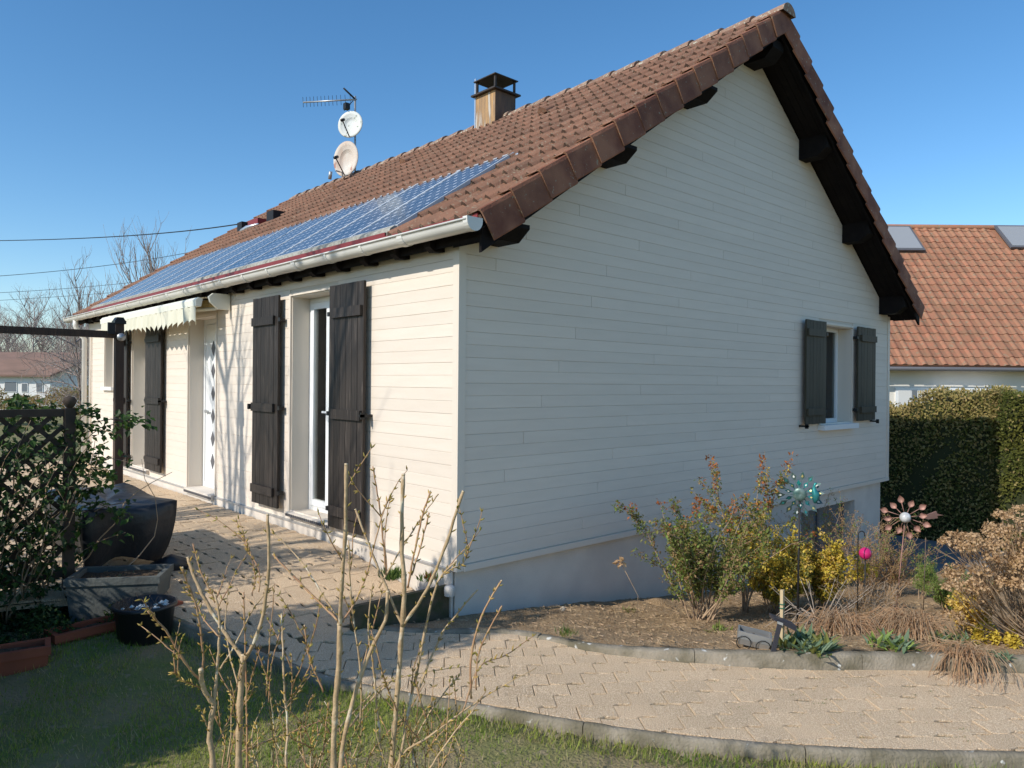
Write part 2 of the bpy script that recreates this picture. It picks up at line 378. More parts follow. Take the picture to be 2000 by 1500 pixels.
bed_sheet()
dv = MB()
dv.add([(5.6, -9, -1.27), (10.8, -9, -1.27), (10.8, .6, -1.27), (5.6, .6, -1.27)], [(0, 1, 2, 3)])
dv.add([(8.0, .6, -1.27), (10.8, .6, -1.27), (10.8, 14, -1.27), (8.0, 14, -1.27)], [(0, 1, 2, 3)])
dv.build('driveway', M['asphalt'], None, 'structure')

# ------------------------------------------------------------------ pavers
def clip(poly, q, d, keep_left):
    n = Vector((-d.y, d.x)) if keep_left else Vector((d.y, -d.x)); out = []
    for i in range(len(poly)):
        a, b = poly[i], poly[(i+1) % len(poly)]; da, db = (a-q).dot(n), (b-q).dot(n)
        if da >= 0: out.append(a)
        if da*db < 0: out.append(a+(b-a)*(da/(da-db)))
    return out
PL, PW = .205, .150
def paver_outline(sc_=.975):
    L, W = PL/2, PW/2; a = .014
    pts = [(-L, -W), (-L*.3, -W-a), (L*.3, -W+a), (L, -W), (L, W), (L*.3, W+a), (-L*.3, W-a), (-L, W)]
    return [Vector((x*(1-(1-sc_)*.75), y*sc_)) for x, y in pts]
def paver_mb(poly, h=.055, mb=None, off=(0, 0, 0)):
    mb = mb or MB(); n = len(poly); c = sum(poly, Vector((0, 0)))/n; o = Vector(off)
    top = [Vector((p.x, p.y, 0)) for p in [c+(p-c)*.975 for p in poly]]; mid = [Vector((p.x, p.y, -.002)) for p in poly]; bot = [Vector((p.x, p.y, -h)) for p in poly]
    mb.add([v+o for v in top+mid+bot], [tuple(range(n))]+[(i, n+i, n+(i+1) % n, (i+1) % n) for i in range(n)]+[(n+i, 2*n+i, 2*n+(i+1) % n, n+(i+1) % n) for i in range(n)])
    return mb
def lay(parent, ang, origin, region, zf, kmax, near, stuffname=True, clips=None):
    m2 = Matrix.Rotation(ang, 2); tmpl = []
    for i in range(5):
        s_ = rnd(.958, .988); tmpl.append([m2 @ p for p in paver_outline(s_)])
    tm = [paver_mb(t).mesh('paver', M['paver']) for t in tmpl]
    cells = []
    for j in range(-60, 140):
        for i in range(-60, 140):
            c = Vector(origin)+m2 @ Vector((i*PL+(PL/2 if j % 2 else 0), j*PW))
            if region(c, .12): cells.append(c)
    cells.sort(key=lambda c: (c-near).length); st = MB(); n = 0
    for c in cells:
        k = random.randrange(5); poly = tmpl[k]; cl = False
        for (pl, left) in clips or []:
            sd, (q, d) = sdist(pl, c.x, c.y)
            if abs(sd) < .2 or (sd > 0) != left:
                new = clip([p+c for p in poly], q, d, left); poly = [p-c for p in new]; cl = True
                if len(poly) < 3: break
        if len(poly) < 3: continue
        if cl:
            ar = abs(sum(a.x*b.y-a.y*b.x for a, b in zip(poly, poly[1:]+poly[:1])))/2
            if ar < .0025: continue
        z = zf(c.x, c.y)+rnd(-.0035, .0035)
        if n < kmax:
            me = tm[k] if not cl else paver_mb(poly).mesh('paver', M['paver'])
            o = link('paver', me, parent, None, (c.x, c.y, z)); e = .05
            o.rotation_euler = (math.atan((zf(c.x, c.y+e)-zf(c.x, c.y-e))/(2*e))+rnd(-.013, .013), rnd(-.013, .013), 0)
        else: paver_mb(poly, .05, st, (c.x, c.y, z))
        n += 1
    if st.v: st.build('paver_field', M['paver'], parent, 'stuff')
    return n
def inpath(c, mg):
    return sdist(KRs, c.x, c.y)[0] < mg and sdist(KLs, c.x, c.y)[0] > -mg and c.y < .16 and c.x < 2.6
def strip_sheet(name, m, zo, ymax=.3):
    mb = MB(); n = 40; A = KLs; 
    xs = [-3.4+i*.1 for i in range(70)]; ys = [-6+i*.1 for i in range(64)]
    idx = {}; fs = []
    def vid(i, j):
        if (i, j) not in idx:
            x, y = xs[i], ys[j]; sd0, (q0, d0) = sdist(KRs, x, y)
            if sd0 > .02: x, y = q0.x-d0.y*.02, q0.y+d0.x*.02
            sd0, (q0, d0) = sdist(KLs, x, y)
            if sd0 < -.02: x, y = q0.x+d0.y*.02, q0.y-d0.x*.02
            idx[(i, j)] = len(mb.v); mb.v.append((x, y, zpath(x, y)+zo))
        return idx[(i, j)]
    for j in range(len(ys)-1):
        for i in range(len(xs)-1):
            cx, cy = xs[i]+.05, ys[j]+.05
            if sdist(KRs, cx, cy)[0] < .06 and sdist(KLs, cx, cy)[0] > -.06 and cy < ymax: fs.append((vid(i, j), vid(i+1, j), vid(i+1, j+1), vid(i, j+1)))
    mb.f = fs; mb.m = [0]*len(fs); mb.sm = [True]*len(fs); return mb.build(name, m, None, 'structure')
path = strip_sheet('garden_path', M['joint'], -.0105, .16)
lay(path, R(-38), (-.5, -1.5), inpath, zpath, 300, Vector((-1, -2.5)), clips=[(KRs, False), (KLs, True)])
ter = MB()
def zt(x, y): return zpath(x, y)
ys = [.10+i*.1 for i in range(20)]+[2.2, 4, 8, 11.6]
def klx(y):
    if y > 1.74: return -3.4
    return min((abs(p.y-y), p.x) for p in KLs)[1]
for a, b in zip(ys, ys[1:]):
    ter.add([(klx(a), a, zt(0, a)-.0125), (-.03, a, zt(0, a)-.0125), (-.03, b, zt(0, b)-.0125), (klx(b), b, zt(0, b)-.0125)], [(0, 1, 2, 3)])
terrace = ter.build('terrace', M['joint'], None, 'structure')
def flat_near_house(x, y): return -.08 if x > -.85 else zpath(x, y)
def inter(c, mg):
    return c.y > .14 and c.y < 11.5 and c.x < -.10 and c.x > -2.9 and sdist(KLs, c.x, c.y)[0] > -mg
lay(terrace, R(90), (-.115, .20), inter, zpath, 300, Vector((-.9, -.2)), clips=[(KLs, True)])
# terrace end wall over the sunken soil
ew = MB(); ew.box((-.86, .07, -.42), (-.02, .115, -.115)); ew.build('terrace_edge', M['joint'], None, 'structure')

# ------------------------------------------------------------------ kerbs
def kerb(poly, side, wdt, ztop, zbot, x0, name, seg=.98, jitter=.006):
    root = empty(name, (poly[0].x, poly[0].y, -.3), '', 'kerb'); acc = 0; cur = []; parts = []
    for i, p in enumerate(poly):
        cur.append(p)
        if i: acc += (p-poly[i-1]).length
        if acc > seg or i == len(poly)-1:
            if len(cur) > 1: parts.append(cur)
            cur = [p]; acc = 0
    for pc in parts:
        mb = Sub(root); pc = list(pc); d0 = (pc[1]-pc[0]).normalized(); d1 = (pc[-1]-pc[-2]).normalized()
        pc[0] = pc[0]+d0*.002; pc[-1] = pc[-1]-d1*.002
        # densify so the worn edge can wander
        fine = []
        for a, b in zip(pc, pc[1:]):
            k = max(1, int((b-a).length/.05)); fine += [a+(b-a)*t/k for t in range(k)]
        fine.append(pc[-1]); V = []; dz = rnd(-.003, .003)
        for i, p in enumerate(fine):
            d = (fine[min(i+1, len(fine)-1)]-fine[max(i-1, 0)]).normalized(); nn = Vector((-d.y, d.x))*side
            a = p+nn*rnd(-.0007, .0007); b = p+nn*(wdt+rnd(-.001, .001)); zt_, zb_ = ztop(p)+dz+rnd(-.002, .002), zbot(p)
            bev = .012+rnd(-.002, .003)
            V += [(a.x, a.y, zb_), (a.x, a.y, zt_-bev), (*(a+nn*bev), zt_), (*(b-nn*bev), zt_), (b.x, b.y, zt_-bev), (b.x, b.y, zb_)]
        n = len(fine); fs = [(i*6+k, i*6+(k+1) % 6, (i+1)*6+(k+1) % 6, (i+1)*6+k) for i in range(n-1) for k in range(6)]
        fs += [tuple(range(6)), tuple((n-1)*6+k for k in range(6))[::-1]]
        mb.add(V, fs[:-2], 0, True); mb.add([V[i] for i in range(6)]+[V[(n-1)*6+k] for k in range(6)], [tuple(range(6)), tuple(range(6, 12))[::-1]]); mb.build('kerbstone', M['kerb'])
    return root
k1 = kerb([p for p in KRs if p.y < .0], 1, .085, lambda p: zpath(p.x, p.y)+.008+.085*sst(-.5, -2.5, p.y), lambda p: -.6, 0, 'bed_kerb')
tag(k1, 'raised weathered concrete kerb between paved path and flower bed', 'kerb')
k2 = kerb([p for p in KLs if p.x > -2.0], -1, .055, lambda p: zpath(p.x, p.y)+.002, lambda p: -.6, 0, 'lawn_kerb')
tag(k2, 'low mossy concrete kerb flush with the path along the lawn', 'kerb')

# ------------------------------------------------------------------ house
W, L = 8.52, 11.0; HZ = 2.53; SL = .68; RX = W/2
house = empty('house', (0, 0, 0), 'cream clad single storey house with dark shutters and brown tiled gable roof with solar panels', 'house')
def roofz(x): return 2.76+SL*min(x, W-x)              # tile plane
def wallz(x): return HZ+SL*min(x, W-x)
OPEN = [(1.86, 2.79, .10, 2.34, 'french'), (4.82, 5.78, .02, 2.28, 'door'), (7.38, 8.27, .10, 2.32, 'french'), (9.33, 9.86, 1.33, 2.20, 'small')]
TH = .28
def wall_boxes(mb, u0, u1, z0, z1, opens, put):
    us = sorted({u0, u1}|{o[0] for o in opens}|{o[1] for o in opens}); zs = sorted({z0, z1}|{o[2] for o in opens}|{o[3] for o in opens})
    for a, b in zip(us, us[1:]):
        spans = [(z0, z1)]
        for o in opens:
            if o[0] <= (a+b)/2 <= o[1]: spans = [(z0, o[2]), (o[3], z1)]
        for s in spans: put(a, b, *s)
fw = MB(); wall_boxes(fw, .28, L, -.4, HZ, OPEN, lambda a, b, c, d: fw.box((.004, a, c), (TH, b, d)))
fwall = fw.build('front_wall', M['groutwall'], house)
GO = [(6.14, 7.16, .93, 2.28)]; GG = [(5.75, 7.42, -1.05, -.20)]
gw = MB(); wall_boxes(gw, .006, W-.006, .0, HZ, GO, lambda a, b, c, d: gw.box((a, .004, c), (b, TH, d)))
gw.prism([(.006, .004, HZ), (W-.006, .004, HZ), (RX, .004, wallz(RX))], (0, TH-.004, 0))
gwall = gw.build('gable_wall', M['groutwall'], house)
pw = MB(); wall_boxes(pw, .02, W-.16, -1.7, -.012, GG, lambda a, b, c, d: pw.box((a, .045, c), (b, TH, d)))
pw.box((W-.17, TH, -1.7), (W-.16, L, 0))
plinth = pw.build('plinth', M['whiteplinth'], house)
pf = MB(); pf.box((-.012, .05, -.4), (.003, L, -.012)); pf.build('front_plinth', M['whiteplinth'], house)
bw = MB(); bw.box((W-TH, TH, 0), (W, L, HZ)); bw.box((0.01, L-TH, -.4), (W, L, HZ)); bw.prism([(0.01, L-TH, HZ), (W, L-TH, HZ), (RX, L-TH, wallz(RX))], (0, TH, 0)); bw.build('rear_wall', M['groutwall'], house)
fl = MB(); fl.box((TH, TH, -.02), (W-TH, L-TH, .08)); fl.box((TH, 3.4, .08), (4, 3.5, HZ)); fl.box((TH, 1.15, .08), (4, 1.25, HZ)); fl.box((.95, 1.25, .08), (1.05, 3.4, HZ)); fl.box((TH, TH, HZ-.03), (W-TH, L-TH, HZ-.01))
fl.box((5.3, TH, .08), (5.4, 2.4, HZ)); fl.box((5.4, 2.3, .08), (W-TH, 2.4, HZ))
fl.box((TH, 9.0, .08), (3, 9.1, HZ)); fl.box((1.6, 6.4, .08), (1.7, 9.0, HZ)); fl.box((TH, 6.35, .08), (1.7, 6.4, HZ)); fl.build('inner_walls', M['interior'], house)
gi = MB(); gi.box((5.5, TH+.0, -1.6), (7.7, TH+.02, -.05)); 
# boards
BH = .1
def board_poly(parent, pts, nrm, m, t=.007):
    "pts: outline on the wall plane, counter-clockwise seen from outside; thin board with bevelled long edges"
    P = [Vector(p) for p in pts]; nrm = Vector(nrm); c = sum(P, Vector())/len(P); mb = MB(); n = len(P)
    top = []
    for p in P:
        q = p.copy(); q.z += .0022 if p.z < c.z else -.0022; top.append(q+nrm*t)
    mid = [p+nrm*(t-.0022) for p in P]
    mb.add(top+mid+P, [tuple(range(n))]+[(i, n+i, n+(i+1) % n, (i+1) % n) for i in range(n)]+[(n+i, 2*n+i, 2*n+(i+1) % n, n+(i+1) % n) for i in range(n)])
    return mb.build('board', m, parent)
def runs(u0, u1, opens, za, zb):
    segs = [(u0, u1)]
    for o in opens:
        if za < o[3]-.02 and zb > o[2]+.02:
            ns = []
            for a, b in segs:
                if o[1]+.03 <= a or o[0]-.03 >= b: ns.append((a, b)); continue
                if o[0]-.035 > a: ns.append((a, o[0]-.035))
                if o[1]+.035 < b: ns.append((o[1]+.035, b))
            segs = ns
    return segs
def splits(a, b, i, step=3.6):
    cuts = []; u = a+((i*1.37) % step)
    while u < b-.3:
        if u > a+.3: cuts.append(u)
        u += step
    e = [a]+cuts+[b]; return [(p+(.0 if p == a else .002), q-(.0 if q == b else .002)) for p, q in zip(e, e[1:])]
for i in range(25):
    za, zb = i*BH+.010, (i+1)*BH+(.0084 if i % 2 else .0092)
    if zb > HZ-.02: zb = HZ-.02
    for a, b in runs(.062, L-.05, OPEN, za, zb):
        for p, q in splits(a, b, i, 4.1):
            board_poly(fwall, [(0.004, q, za), (0.004, p, za), (0.004, p, zb), (0.004, q, zb)], (-1, 0, 0), M['clad'])
i = 0
while True:
    za, zb = i*BH+.05, (i+1)*BH+(.0484 if i % 2 else .0492)
    if zb > wallz(RX)-.06: break
    def lim(z): return max(.062, (z-HZ)/SL+.012)
    la, lb = lim(za), lim(zb)
    for a, b in runs(la, W-la, GO, za, zb):
        sp = splits(a, b, i, 3.9)
        for p, q in sp:
            p1 = p if abs(p-la) > 1e-6 else lb; q1 = q if abs(q-(W-la)) > 1e-6 else W-lb
            if q1 <= p1: continue
            board_poly(gwall, [(p, .004, za), (q, .004, za), (q1, .004, zb), (p1, .004, zb)], (0, -1, 0), M['clad'])
    i += 1
tr = MB()
tr.box((-.014, -.0145, 0.0), (.058, .004, HZ-.002)); tr.box((-.0145, .004, 0.0), (.004, .058, HZ-.002)); tr.build('corner_trim', M['trim'], house)
tr = MB(); tr.box((W-.058, -.0145, 0), (W+.014, .004, HZ-.002)); tr.build('corner_trim', M['trim'], house)
tr = MB(); tr.box((.0585, -.020, -.006), (W+.012, .0435, .044)); tr.build('base_trim', M['trim'], house)
tr = MB(); tr.box((-.020, .0585, -.010), (.0035, L-.05, .009)); tr.build('base_trim', M['alu'], house)
for o in OPEN:
    tr = MB(); a, b, c, d = o[:4]
    tr.box((-.0145, a-.032, c), (.006, a, d+.03)); tr.box((-.0145, b, c), (.006, b+.032, d+.03)); tr.box((-.0140, a+.0005, d), (.006, b-.0005, d+.03))
    tr.box((.0062, a-.001, c), (TH, a+.012, d)); tr.box((.0062, b-.012, c), (TH, b+.001, d)); tr.box((.0062, a+.0125, d-.012), (TH, b-.0125, d+.001))
    tr.build('reveal_trim', M['trim'], house)
a, b, c, d = GO[0]; tr = MB()
tr.box((a-.032, -.0145, c), (a, .006, d+.03)); tr.box((b, -.0145, c), (b+.032, .006, d+.03)); tr.box((a+.0005, -.014, d), (b-.0005, .006, d+.03))
tr.box((a-.001, .0062, c), (a+.012, TH, d)); tr.box((b-.012, .0062, c), (b+.001, TH, d)); tr.box((a+.0125, .0062, d-.012), (b-.0125, TH, d+.001)); tr.build('reveal_trim', M['trim'], house)
def frame_x(parent, x, a, b, c, d, t, dep, m, name='frame'):
    mb = MB(); mb.box((x, a, c), (x+dep, a+t, d)); mb.box((x, b-t, c), (x+dep, b, d)); mb.box((x+.001, a+t, c), (x+dep-.001, b-t, c+t)); mb.box((x+.001, a+t, d-t), (x+dep-.001, b-t, d)); return mb.build(name, m, parent)
# french windows
def french(a, b, c, d):
    win = frame_x(house, .20, a+.013, b-.013, c, d-.013, .05, .07, M['pvc'], 'french_window')
    mid = (a+b)/2
    for y0, y1 in ((a+.066, mid-.002), (mid+.002, b-.066)):
        frame_x(win, .185, y0, y1, c+.052, d-.068, .065, .055, M['pvc'], 'sash')
        g = MB(); g.box((.205, y0+.060, c+.11), (.212, y1-.060, d-.125)); g.build('pane', M['glass'], win)
    cu = MB(); cy = [a+.03+i*(b-a-.06)/40 for i in range(41)]; cu.add([(.30+.008*math.sin(i*1.7), y, z) for z in (c+.03, d-.05) for i, y in enumerate(cy)], [(i, i+1, 42+i, 41+i) for i in range(40)], 0, True); cu.build('curtain', M['taupe'], win)
    h = MB(); h.box((.165, mid-.018, c+.95), (.186, mid+.018, c+1.09)); h.box((.150, mid-.012, c+1.03), (.166, mid+.09, c+1.05)); h.build('handle', M['pvc'], win)
    s = MB(); s.box((-.055, a+.004, c-.045), (.20, b-.004, c-.003)); 
    st = s.build('sill', M['whiteplinth'], win)
    t = MB()
    for k in range(int((b-a)/.04)): t.box((-.066, a+.01+k*.04, c-.04), (-.0555, a+.03+k*.04, c-.015))
    t.build('sill_edge', M['slate'], win, 'stuff')
french(*OPEN[0][:4]); french(*OPEN[2][:4])
a, b, c, d = OPEN[3][:4]; win = frame_x(house, .18, a+.013, b-.013, c, d-.013, .05, .07, M['pvc'], 'window'); g = MB(); g.box((.21, a+.06, c+.05), (.217, b-.06, d-.06)); g.build('pane', M['glass'], win)
s = MB(); s.box((-.06, a-.06, c-.06), (.18, b+.06, c-.002)); s.build('sill', M['pvc'], win)
# front door
a, b, c, d = OPEN[1][:4]; dr = frame_x(house, .19, a+.013, b-.013, c+.005, d-.013, .06, .07, M['pvc'], 'front_door')
g = MB(); g.box((.20, a+.075, c+.03), (.245, b-.075, d-.08)); g.build('door_leaf', M['pvc'], dr)
for k in range(6):
    z = c+.36+k*.30; y = a+.62; g = MB(); g.prism([(.198, y, z-.10), (.198, y-.065, z), (.198, y, z+.10), (.198, y+.065, z)], (-.004, 0, 0)); g.build('diamond_pane', M['slate'], dr)
g = MB(); g.box((.165, b-.15, c+1.0), (.2, b-.12, c+1.04)); g.box((.16, b-.26, c+1.01), (.172, b-.12, c+1.03)); g.build('handle', M['alu'], dr)
g = MB(); g.box((-.05, a+.004, c-.06), (.19, b-.004, c+.004)); g.build('door_sill', M['whiteplinth'], dr)
t = MB()
for k in range(int((b-a)/.04)): t.box((-.06, a+.01+k*.04, c-.05), (-.0505, a+.03+k*.04, c-.02))
t.build('sill_edge', M['slate'], dr, 'stuff')
# gable window
a, b, c, d = GO[0]; mb = MB(); mb.box((a+.013, .19, c), (a+.063, .25, d-.013)); mb.box((b-.063, .19, c), (b-.013, .25, d-.013)); mb.box((a+.063, .191, c), (b-.063, .249, c+.06)); mb.box((a+.063, .191, d-.063), (b-.063, .249, d-.013)); mb.box(((a+b)/2-.05, .18, c+.06), ((a+b)/2+.05, .248, d-.064))
gwin = mb.build('window', M['pvc'], house)
for p, q in ((a+.064, (a+b)/2-.051), ((a+b)/2+.051, b-.064)):
    g = MB(); g.box((p, .215, c+.061), (q, .222, d-.064)); g.build('pane', M['glass'], gwin)
s = MB(); s.box((a-.03, -.10, c-.07), (b+.03, .19, c-.002)); s.build('sill', M['pvc'], gwin)
# garage window in the plinth
a, b, c, d = GG[0]; mb = MB(); mb.box((a, .20, c), (a+.05, .25, d)); mb.box((b-.05, .20, c), (b, .25, d)); mb.box((a+.05, .2, c), (b-.05, .25, c+.05)); mb.box((a+.05, .2, d-.05), (b-.05, .25, d)); mb.box(((a+b)/2-.03, .2, c+.05), ((a+b)/2+.03, .25, d-.05))
bwn = mb.build('basement_window', M['slate'], house); g = MB(); g.box((a+.05, .225, c+.05), (b-.05, .232, d-.05)); g.build('pane', M['farglass'], bwn)
# shutters
def shutter(axis_, a, b, z0, z1, m, hinge_hi, latch=False):
    "plank shutter folded back on the wall; axis_ 'y' = front wall, 'x' = gable"
    off = .055
    def P(u, dp, z): return (-(off+dp), u, z) if axis_ == 'y' else (u, -(off+dp), z)
    def bx(mb, u0, u1, d0, d1, za, zb):
        p, q = P(u0, d0, za), P(u1, d1, zb); mb.box([min(p[i], q[i]) for i in range(3)], [max(p[i], q[i]) for i in range(3)])
    root = MB(); bx(root, a+.006, b-.006, 0, .006, z0+.004, z1-.004); sh = root.build('shutter', m, house)
    n = 6; wd = (b-a)/n
    for k in range(n):
        mb = MB(); bx(mb, a+k*wd+.0022, a+(k+1)*wd-.0022, .007, .027+rnd(-.001, .001), z0+rnd(-.002, .002), z1+rnd(-.002, .002)); mb.build('plank', m, sh)
    zz = [z0+.16*(z1-z0)/2.2+.0, z0+.47*(z1-z0), z1-.26*(z1-z0)/2.25] if z1-z0 > 1.6 else [z0+.16, z1-.16]
    for z in zz:
        mb = MB(); p0, p1 = (a+.07, b-.02) if not hinge_hi else (a+.02, b-.07)
        bx(mb, p0, p1, .028, .055, z-.045, z+.045); mb.build('crossbar', m, sh)
        mb = MB(); u = b if hinge_hi else a
        sgn = 1 if hinge_hi else -1
        bx(mb, min(u, u+sgn*.04), max(u, u+sgn*.04), -.03, .03, z-.02, z+.02); mb.build('hinge', M['iron'], sh)
    mb = MB(); u = a if hinge_hi else b; sgn = -1 if hinge_hi else 1; zl = zz[1] if len(zz) > 2 else z0-.02
    bx(mb, min(u, u+sgn*.035), max(u, u+sgn*.035), -.05, .07, zl-.012, zl+.012); bx(mb, min(u+sgn*.02, u+sgn*.035), max(u+sgn*.02, u+sgn*.035), .03, .07, zl-.03, zl+.03); mb.build('catch', M['iron'], sh)
    return sh
shutter('y', 1.24, 1.85, .09, 2.35, M['shutter'], True); shutter('y', 2.93, 3.56, .11, 2.36, M['shutter'], False)
shutter('y', 6.66, 7.36, .13, 2.30, M['shutter'], True); shutter('y', 8.30, 8.84, .08, 2.30, M['shutter'], False)
shutter('x', 5.60, 6.17, .955, 2.30, M['shutterg'], True); shutter('x', 7.19, 7.81, .955, 2.30, M['shutterg'], False)

# roof -------------------------------------------------------------
VY0, VY1 = -.42, 11.42; EX = -.12
c_, s_ = math.cos(math.atan(SL)), math.sin(math.atan(SL))
rf = MB()
for sgn in (0, 1):
    def X(x): return x if sgn == 0 else W-x
    th = .10
    rf.prism([(X(EX+.02), VY0+.05, 2.67+SL*(EX+.02)), (X(RX), VY0+.05, 2.67+SL*RX), (X(RX), VY0+.05, 2.55+SL*RX), (X(EX+.02), VY0+.05, 2.55+SL*(EX+.02))], (0, VY1-VY0-.1, 0))
roof = rf.build('roof', M['dark'], house)
def tile_mesh(w_, l_, mats):
    "double-roll tile: local x along the eave, y up the slope, z normal"
    prof = [(0, .004), (.06, .036), (.13, .036), (.22, .006), (.42, .004), (.50, .006), (.58, .036), (.66, .036), (.75, .006), (1.0, .004)]
    prof = [(0, .0), (.05, .032), (.12, .052), (.20, .032), (.27, .002), (.50, 0), (.55, .032), (.62, .052), (.70, .032), (.77, .002), (1.01, .0)]
    mb = MB(); n = len(prof); V = []
    for (y, dz) in ((0, .034), (l_+.03, .0)):
        V += [((u-.5)*w_, y, h+dz) for u, h in prof]
    V += [((u-.5)*w_, 0, -.004) for u, h in prof]
    fs = [(i, i+1, n+i+1, n+i) for i in range(n-1)]+[(2*n+i, 2*n+i+1, i+1, i) for i in range(n-1)]
    mb.add(V, fs, 0, False)
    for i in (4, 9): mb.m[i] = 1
    for i in range(n-1, 2*n-2): mb.m[i] = 1  # front lip darkened for the shaded opening under the roll, plus dirt
    return mb.mesh('roof_tile', mats)
NC, CL = 15, (RX-EX)/c_/15
NW = 40; TW = (VY1-VY0)/NW
tme = tile_mesh(TW, CL, [M['tile'], M['tiledirtshade']])
PX0, PX1, PY0, PY1 = .01, 1.36, .86, 10.55
cells = []
for i in range(NC):
    for j in range(NW):
        x = EX+i*CL*c_; y = VY0+(j+.5)*TW; xm = x+CL*c_/2
        if xm < PX1-.08 and PY0 < y < PY1: continue
        cells.append((x, y))
cells.sort(key=lambda p: (p[0]-CAM.x)**2+(p[1]-CAM.y)**2)
def tile_mat(x, y, jit=True):
    # local x -> -y world, local y -> up slope (+x), normal
    ax = Vector((0, -1, 0)); ay = Vector((c_, 0, s_)); az = ax.cross(ay)
    z = 2.70+SL*x; m = Matrix(((ax.x, ay.x, az.x, x), (ax.y, ay.y, az.y, y), (ax.z, ay.z, az.z, z), (0, 0, 0, 1)))
    if jit: m = m @ Matrix.Translation((rnd(-.003, .003), rnd(-.009, .009), rnd(0, .007))) @ Matrix.Rotation(rnd(-.016, .016), 4, 'Z')
    return m
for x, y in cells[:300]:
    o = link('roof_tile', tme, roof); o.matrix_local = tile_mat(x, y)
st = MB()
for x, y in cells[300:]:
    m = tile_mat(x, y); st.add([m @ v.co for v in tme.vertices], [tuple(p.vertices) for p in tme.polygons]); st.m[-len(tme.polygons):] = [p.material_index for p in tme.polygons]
st.build('roof_tile_field', [M['tile'], M['tiledirtshade']], roof, 'stuff')
st = MB()
for i in range(NC):
    for j in range(NW):
        x = EX+i*CL*c_; y = VY0+(j+.5)*TW; ax = Vector((0, 1, 0)); ay = Vector((-c_, 0, s_)); az = ax.cross(ay)
        m = Matrix(((ax.x, ay.x, az.x, W-x), (ax.y, ay.y, az.y, y), (ax.z, ay.z, az.z, 2.70+SL*x), (0, 0, 0, 1)))
        st.add([m @ v.co for v in tme.vertices], [tuple(p.vertices) for p in tme.polygons]); st.m[-len(tme.polygons):] = [p.material_index for p in tme.polygons]
st.build('roof_tile_field', [M['tile'], M['tiledirtshade']], roof, 'stuff')
# verge tiles
def verge(y, side, out):
    for i in range(NC):
        x = EX+i*CL*c_; z = 2.70+SL*x
        def T(u, v, wz):   # u up slope, v outward from the gable, wz normal
            px = x+u*c_-wz*s_; pz = z+u*s_+wz*c_
            return (px if side == 0 else W-px, y+out*v, pz)
        mb = MB(); l_ = CL+.02; h = .175+rnd(-.006, .006); lift = .034; jt = rnd(-.006, .006)
        cs = [(.0, .05), (.035, .062), (.05, .055), (.056, .03), (.056, -h)]
        V = []
        for (u, li) in ((-.012, lift), (l_-.02, 0)):
            V += [T(u, v+li*.35-.03+jt, wz+li*.8) for v, wz in [(-.16, .03), (-.10, .045)]+cs]
            V += [T(u, v+li*.35-.03+jt-.014, wz+li*.8-.012) for v, wz in reversed(cs[1:])]
        n = len(V)//2
        fs = [(k, (k+1) % n, n+(k+1) % n, n+k) for k in range(n)]+[tuple(range(n)), tuple(range(n, 2*n))[::-1]]
        mb.add(V, fs)
        for fi in (0, 1, n-1, n, n+1): mb.m[fi] = 1  # top flange in the lighter tile colour, sunlight put into the colour
        mb.build('verge_tile', [M['verge'], M['tile']], roof)
verge(VY0, 0, -1); verge(VY0, 1, -1); verge(VY1, 0, 1)
# ridge tiles
nr = 29; rl = (VY1-VY0+.06)/nr
for k in range(nr):
    mb = MB(); V = []; n = 9; y0 = VY0-.05+k*rl; zc = 2.70+SL*RX-.035
    for (yy, rr) in ((y0-.02, .150), (y0+.06, .146), (y0+rl+.01, .118)):
        for q in range(n):
            t = math.pi*(.06+.88*q/(n-1)); V.append((RX-math.cos(t)*rr, yy, zc+math.sin(t)*rr*.92))
    for q in range(n):
        t = math.pi*(.06+.88*q/(n-1)); V.append((RX-math.cos(t)*.128, y0-.019, zc+math.sin(t)*.115))
    fs = [(a*n+q, a*n+q+1, (a+1)*n+q+1, (a+1)*n+q) for a in (0, 1) for q in range(n-1)]+[(3*n+q, 3*n+q+1, q+1, q) for q in range(n-1)]
    if k == 0: fs.append(tuple(range(3*n, 4*n)))
    mb.add(V, fs, 0, False); o = mb.build('ridge_tile', M['ridge'], roof); o.location.z = rnd(-.004, .004)
# verge board, soffit, purlins, rafters
for sgn in (0, 1):
    X = (lambda x: x) if sgn == 0 else (lambda x: W-x)
    b = MB(); b.prism([(X(EX), VY0+.02, 2.64+SL*EX), (X(RX), VY0+.02, 2.64+SL*RX), (X(RX), VY0+.02, 2.47+SL*RX), (X(EX), VY0+.02, 2.47+SL*EX)], (0, .026, 0)); b.build('verge_board', M['dark'], roof)
    nb = 4
    for k in range(nb):
        y0 = VY0+.05+k*.085
        b = MB(); b.prism([(X(EX+.03), y0, 2.548+SL*(EX+.03)), (X(RX), y0, 2.548+SL*RX), (X(RX), y0, 2.53+SL*RX), (X(EX+.03), y0, 2.53+SL*(EX+.03))], (0, .08, 0)); b.build('soffit_board', M['dark'], roof)
for x in (.30, 1.62, 2.92, W-2.92, W-1.62, W-.30):
    sg = 1 if x < RX else -1; z = 2.53+SL*min(x, W-x); hw = .10
    b = MB(); V = [(x-hw, z-SL*hw*sg-.005), (x+hw, z+SL*hw*sg-.005), (x+hw, z-.16), (x-hw, z-.16)]
    prof = [(.01, 0), (-.30, 0), (-.36, .08)]
    b.prism([(x-hw, .01, z-SL*hw*sg), (x-hw, -.36, z-SL*hw*sg), (x-hw, -.36, z-.10), (x-hw, -.24, z-.19), (x-hw, .01, z-.19)], (2*hw, 0, 0))
    # keep its top under the boards
    b.v = [(v[0], v[1], min(v[2], 2.527+SL*min(v[0], W-v[0]))) for v in b.v]
    b.build('purlin_end', M['dark'], roof)
